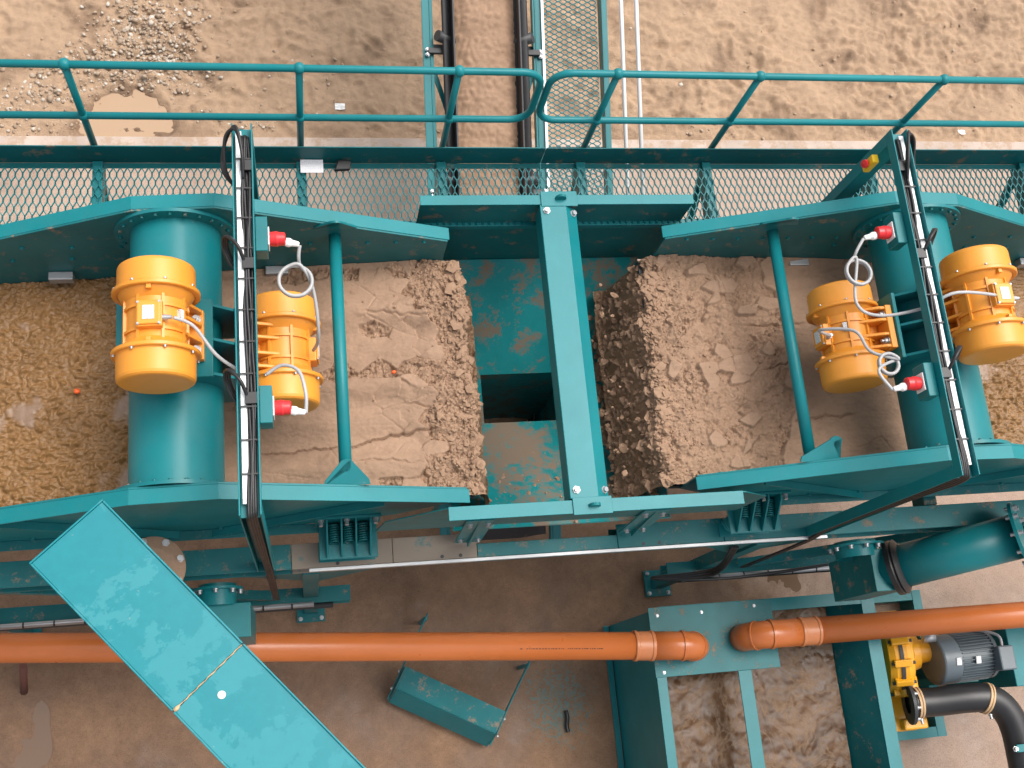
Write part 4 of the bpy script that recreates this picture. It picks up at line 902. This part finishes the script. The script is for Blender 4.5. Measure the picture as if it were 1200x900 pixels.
# inner baffle at the right side
build(MB().prism([(4.28, .75), (4.29, .75), (4.50, zt2-.0085), (4.49, zt2-.0085)], 'Y', y0+.02, y1-.02), 'baffle', M['teal_dusty'], TK)
build(MB().box(4.22, 4.30, y0+.02, y1-.02, .74, .75), 'ledge', M['teal_sandy'], TK)
for yy in (-.1,): build(MB().box(x0-.06, x0-.012, y0, y1, .0, .02), 'foot_angle', M['teal'], TK)
for (x, y) in ((2.73, .64), (2.73, .2), (3.55, .66), (3.1, .64)): build(MB().bolt((x, y, zt2+.010), (0, 0, 1), .01, .012), 'cover_bolt', M['galv'], TK)
xs4 = np.arange(x0+.012, 4.34, .012); ys4 = np.arange(y0+.03, y1-.012, .012); X, Y = np.meshgrid(xs4, ys4, indexing='ij')
H4 = .95+.014*np.abs(fbm(X*4, Y*4, 4, 90))+.005*fbm(X*6+fbm(X*5, Y*5, 2, 92), Y*6, 2, 91)
tag(heightgrid('slurry_water', xs4, ys4, H4, M['slurry']), 'swirling muddy brown slurry filling the sump tank', 'water', kind='stuff')

# ================================================================== pump set
PB = empty('pump_base', (5.1, .1, 0), 'teal rectangular base frame under the pump, right of the tank', 'base frame')
bx0, bx1, by0, by1, zb0 = 4.62, 5.64, -.54, .77, .25
for (a, b_, c, d) in ((bx0, bx0+.07, by0, by1), (bx1-.09, bx1, by0, by1), (bx0+.071, bx1-.091, by0, by0+.09), (bx0+.071, bx1-.091, by1-.09, by1)):
    build(MB().box(a, b_, c, d, .0, zb0+(.0 if a != bx0 else .001)), 'base_rail', M['teal'], PB, bev=.003)
PU = empty('slurry_pump', (5.0, .05, zb0), 'yellow slurry pump beside the tank, partly under the orange pipe', 'pump')
pc = Vector((4.93, .20, .86)); pt = Vector((1, 0, .30)).normalized()
build(MB().lathe([(-.12, 0), (-.12, .24), (-.10, .30), (-.05, .325), (.05, .325), (.10, .30), (.12, .24), (.14, .16), (.20, .14), (.20, .10)], pc, pt, 44), 'volute', M['pump'], PU)
build(MB().lathe([(-.014, .328), (-.014, .340), (.014, .340), (.014, .328)], pc, pt, 44), 'volute_joint', M['dark_steel'], PU)
pu, pv = Vector((0, 1, 0)), pt.cross(Vector((0, 1, 0)))
for k in range(12):
    a = 2*math.pi*(k+.5)/12; c = pu*math.cos(a)+pv*math.sin(a)
    lg = build(MB().obox(pc+c*.335, pt, c.cross(pt), c, .075, .030, .028), 'clamp_lug', M['pump'], PU, bev=.010)
    build(MB().tube([pc+c*.345-pt*.095, pc+c*.345+pt*.095], .014, 10), 'clamp_bolt', M['dark_steel'], lg)
build(MB().box(pc.x-.10, pc.x+.16, -.44, -.13, .30, .80).box(pc.x-.06, pc.x+.10, -.16, .02, .70, 1.02), 'discharge_branch', M['pump'], PU, bev=.03)
build(MB().box(pc.x-.02, pc.x+.20, -.43, -.34, .60, .87), 'branch_foot', M['pump'], PU, bev=.015)
build(MB().lathe([(.20, .10), (.36, .09), (.36, .125), (.40, .125), (.40, 0)], pc, pt, 28), 'bearing_frame', M['pump'], PU)
build(MB().tube([pc+Vector((.16, .10, .24)), pc+Vector((.26, .10, .26))], .04, 16), 'grease_cup', M['galv'], PU)
build(MB().box(pc.x-.12, pc.x+.30, .0, .40, zb0-.01, .60), 'pedestal', M['pump'], PU, bev=.012)
fn = Vector((1, 0, .22)).normalized(); fc = Vector((4.905, -.215, 1.00))
fl = build(MB().lathe([(0, .08), (0, .172), (.026, .172), (.026, .08)], fc, fn, 36), 'outlet_flange', M['dark_steel'], PU)
fa, fb = Vector((0, 1, 0)), fn.cross(Vector((0, 1, 0)))
for k in range(8):
    a = 2*math.pi*(k+.3)/8; build(MB().bolt(fc+fn*.026+(fa*math.cos(a)+fb*math.sin(a))*.148, fn, .014, .03), 'flange_bolt', M['galv'], fl)
EM = empty('electric_motor', (5.55, .12, .8), 'grey finned electric motor driving the yellow pump', 'motor')
mc = Vector((5.46, .12, 1.00)); tx = Vector((1, .03, .0)).normalized()
build(MB().lathe([(-.27, 0), (-.27, .165), (-.262, .198), (-.25, .205), (-.10, .205), (-.10, .19)], mc, tx, 48), 'fan_cowl', M['grey'], EM)
build(MB().lathe([(-.10, .178), (.22, .178), (.22, .195), (.25, .195), (.26, .10), (.30, .08), (.30, 0)], mc, tx, 48), 'motor_body', M['grey'], EM)
for k in range(40):
    a = 2*math.pi*k/40; c = Vector((0, math.cos(a), math.sin(a)))
    build(MB().obox(mc+tx*.06+c*.188, tx, c, tx.cross(c), .15, .013, .0035), 'cooling_fin', M['grey'], EM)
jb = build(MB().box(5.66, 5.80, -.02, .18, mc.z+.15, mc.z+.27), 'junction_box', M['grey'], EM, bev=.012)
build(MB().tube(smooth_path([(5.73, .18, mc.z+.22), (5.72, .27, mc.z+.2), (5.62, .33, mc.z+.05), (5.5, .36, mc.z-.2)]), .012, 8), 'supply_cable', M['cable_grey'], EM)
for xq in (5.32, 5.50): build(MB().obox((xq, .085, mc.z+.207 if xq < 5.4 else mc.z+.2065), (1, 0, 0), (0, 1, .2), (0, -.2, 1), .022, .03, .003), 'rating_label', M['plate'], EM)
for yy in (-.06, .30): build(MB().box(5.42, 5.68, yy-.03, yy+.03, zb0-.2, mc.z-.15), 'motor_foot', M['teal'], EM)
BH = empty('black_hose', (5.5, -.3, .9), 'black rubber discharge hose with elbow and clamps below the grey motor', 'hose')
hz0 = Vector((4.93, -.215, 1.01)); hp = [hz0, hz0+Vector((.20, -.005, .03)), (5.40, -.215, 1.10), (5.58, -.235, 1.12), (5.70, -.33, 1.12), (5.765, -.50, 1.11), (5.79, -.80, 1.08), (5.80, -1.5, 1.05)]
build(MB().tube(smooth_path(hp, 8), .118, 36), 'hose', M['rubber'], BH)
for c, t in ((hz0+Vector((.05, 0, .006)), (1, 0, .15)), (Vector((5.55, -.228, 1.115)), (1, -.35, .05))):
    build(MB().lathe([(-.022, .119), (-.020, .130), (-.006, .130), (-.004, .122), (.004, .122), (.006, .130), (.020, .130), (.022, .119)], c, t, 36), 'clamp_ring', M['sealant'], BH)
    build(MB().bolt(Vector(c)+Vector((0, -.13, .02)), (0, -1, .2), .012, .04), 'clamp_bolt', M['galv'], BH)
build(MB().box(5.66, 6.95, -.67, -.61, 1.225, 1.245).box(6.85, 6.94, -.69, -.59, -.02, 1.224), 'hose_bracket', M['teal'], BH, bev=.003)
build(MB().bolt((5.64, -.64, 1.245), (0, 0, 1), .016, .03), 'bracket_bolt', M['galv'], BH)
BE = empty('teal_post', (6.1, .25, 0), 'teal upright panel at the right edge beside the motor', 'panel')
build(MB().box(5.87, 6.3, -.16, .42, .0, 1.10), 'panel_body', M['teal'], BE, bev=.006)

# ================================================================== screen outlets below the frame
OB = empty('outlet_box', (3.95, .78, Z(7.95)), 'teal outlet box with large flanged pipe, right of the support leg', 'outlet')
build(MB().box(3.99, 4.25, .60, .90, Z(8.15), Z(7.47)), 'box_body', M['teal_dusty'], OB, bev=.004)
build(MB().lathe([(0, .15), (.12, .15)], (3.95, .98, Z(7.60)), (0, -1, 0), 32), 'neck', M['teal'], OB)
of = build(MB().lathe([(0, .15), (0, .205), (.016, .205), (.016, .15)], (3.95, .955, Z(7.60)), (0, -1, 0), 36), 'neck_flange', M['teal'], OB)
for k in range(10): a = 2*math.pi*(k+.5)/10; build(MB().bolt((3.95+.18*math.cos(a), .939, Z(7.60)+.18*math.sin(a)), (0, -1, 0), .014, .025), 'flange_bolt', M['galv'], of)
pa, pb_ = Vector((4.14, .755, Z(7.58))), Vector((4.86, .865, Z(6.95))); tt = (pb_-pa).normalized()
build(MB().tube([pa-tt*.05, pb_], .155, 40), 'outlet_pipe', M['teal'], OB)
build(MB().lathe([(-.02, .155), (-.015, .195), (.02, .20), (.03, .19), (.045, .20), (.06, .18), (.075, .157)], pa+tt*.07, tt, 40), 'rubber_collar', M['rubber'], OB)
ff = build(MB().lathe([(0, .155), (0, .235), (.022, .235), (.022, .155), (.022, .0)], pb_-tt*.02, tt, 40), 'pipe_flange', M['teal'], OB)
aa = tt.orthogonal().normalized(); ab = tt.cross(aa)
for k in range(10):
    a = 2*math.pi*k/10; c = (aa*math.cos(a)+ab*math.sin(a))*.2
    build(MB().bolt(pb_-tt*.02+c, -tt, .014, .03), 'flange_bolt', M['galv'], ff); build(MB().bolt(pb_+tt*.002+c, tt, .016, .03), 'flange_bolt', M['galv'], ff)
# left outlet, mostly under the foreground cover
OL = empty('outlet_box', (-.55, .86, Z(8.2)), 'flanged teal outlet with sand-topped cap, half hidden by the foreground cover', 'outlet')
build(MB().box(-.66, -.36, .62, .84, Z(8.2), Z(7.50)), 'box_body', M['teal'], OL, bev=.004)
build(MB().lathe([(0, .12), (.14, .12)], (-.57, .97, Z(7.55)), (0, -1, 0), 32), 'neck', M['teal'], OL)
of = build(MB().lathe([(0, .12), (0, .165), (.016, .165), (.016, .12)], (-.57, .945, Z(7.55)), (0, -1, 0), 36), 'neck_flange', M['teal'], OL)
for k in range(8): a = 2*math.pi*k/8; build(MB().bolt((-.57+.145*math.cos(a), .929, Z(7.55)+.145*math.sin(a)), (0, -1, 0), .013, .025), 'flange_bolt', M['galv'], of)
cp_ = Vector((-.875, .985, Z(6.75)))
cf = build(MB().lathe([(-.02, 0), (-.02, .185), (0, .19), (.004, .175), (.02, .12), (.03, 0)], cp_, (0, .05, 1), 36), 'sandy_flange', M['sand'], OL)
for k in range(8): a = 2*math.pi*k/8+.3; build(MB().bolt(cp_+Vector((.165*math.cos(a), .165*math.sin(a), .003)), (0, 0, 1), .016, .02), 'flange_bolt', M['galv'], cf)
build(MB().tube([cp_-Vector((0, .0, .021)), (-.86, .80, Z(7.9)), (-.6, .75, Z(8.0))], .11, 24), 'stand_pipe', M['teal'], OL)

# ================================================================== teal guard lying on the slab
GD = empty('fallen_guard', (1.1, .2, 0), 'teal folded guard with two arms lying on the wet slab below the orange pipe', 'guard')
a0, a1 = Vector((.80, .45, 0)), Vector((1.60, .02, 0)); ud = (a1-a0).normalized(); vd = Vector((ud.y, -ud.x, 0)); L = (a1-a0).length
if vd.y > 0: vd = -vd
def gp(s, t, z): return a0+ud*s+vd*t+Vector((0, 0, z))
def plate3(n, p, th=.006, mat='teal'):
    a, b_, c, d = map(Vector, p); nr = (b_-a).cross(d-a).normalized()*th
    return build(MB().add([a, b_, c, d, a-nr, b_-nr, c-nr, d-nr], [(0, 1, 2, 3), (7, 6, 5, 4), (0, 4, 5, 1), (1, 5, 6, 2), (2, 6, 7, 3), (3, 7, 4, 0)]), n, M[mat], GD)
plate3('folded_sheet', [gp(0, 0, .40), gp(L, 0, .40), gp(L, .19, .36), gp(0, .19, .36)], mat='teal_dusty')
plate3('folded_sheet', [gp(0, .192, .36), gp(L, .192, .36), gp(L, .30, .10), gp(0, .30, .10)])
for s in (-.004, L+.004):
    sg = 1 if s > 0 else -1
    build(MB().add([gp(s, 0, .41), gp(s, .19, .37), gp(s, .305, .09), gp(s, .0, .09), gp(s+sg*.008, 0, .41), gp(s+sg*.008, .19, .37), gp(s+sg*.008, .305, .09), gp(s+sg*.008, .0, .09)], [(0, 1, 2, 3), (7, 6, 5, 4), (0, 4, 5, 1), (1, 5, 6, 2), (2, 6, 7, 3), (3, 7, 4, 0)]), 'end_plate', M['teal'], GD)
    build(MB().bar(gp(s+sg*.02, .28, .12), gp(s+sg*.02, -.46, .44), .012, .05), 'arm', M['teal'], GD, bev=.003)
    build(MB().bar(gp(s+sg*.02, -.42, .42), gp(s+sg*.02, -.42, -.01), .03, .03, (1, 0, 0)), 'prop', M['teal'], GD)
    for t_ in (.05, .2): build(MB().bolt(gp(s+sg*.027, t_, .25), ud*sg, .012, .014), 'bolt', M['galv'], GD)
for s in (.02, L-.02): build(MB().bar(gp(s, .28, .12), gp(s, .28, -.01), .03, .03, (1, 0, 0)), 'prop', M['teal'], GD)
# bits on the slab
tag(build(MB().tube(smooth_path([(2.20, -.02, .02), (2.205, -.08, .03), (2.195, -.14, .02), (2.20, -.20, .025)]), .018, 8), 'hose_offcut', M['rubber']), 'short black hose offcut on the slab beside the tank', 'offcut')
for i, lab in enumerate(('upper of two thin white sticks on the slab at the lower right', 'lower of two thin white sticks on the slab at the lower right')):
    tag(build(MB().bar((5.78+.01*i, -.86-.06*i, .02), (5.93, -.87-.055*i, .02), .014, .01), 'white_stick', M['white']), lab, 'stick')
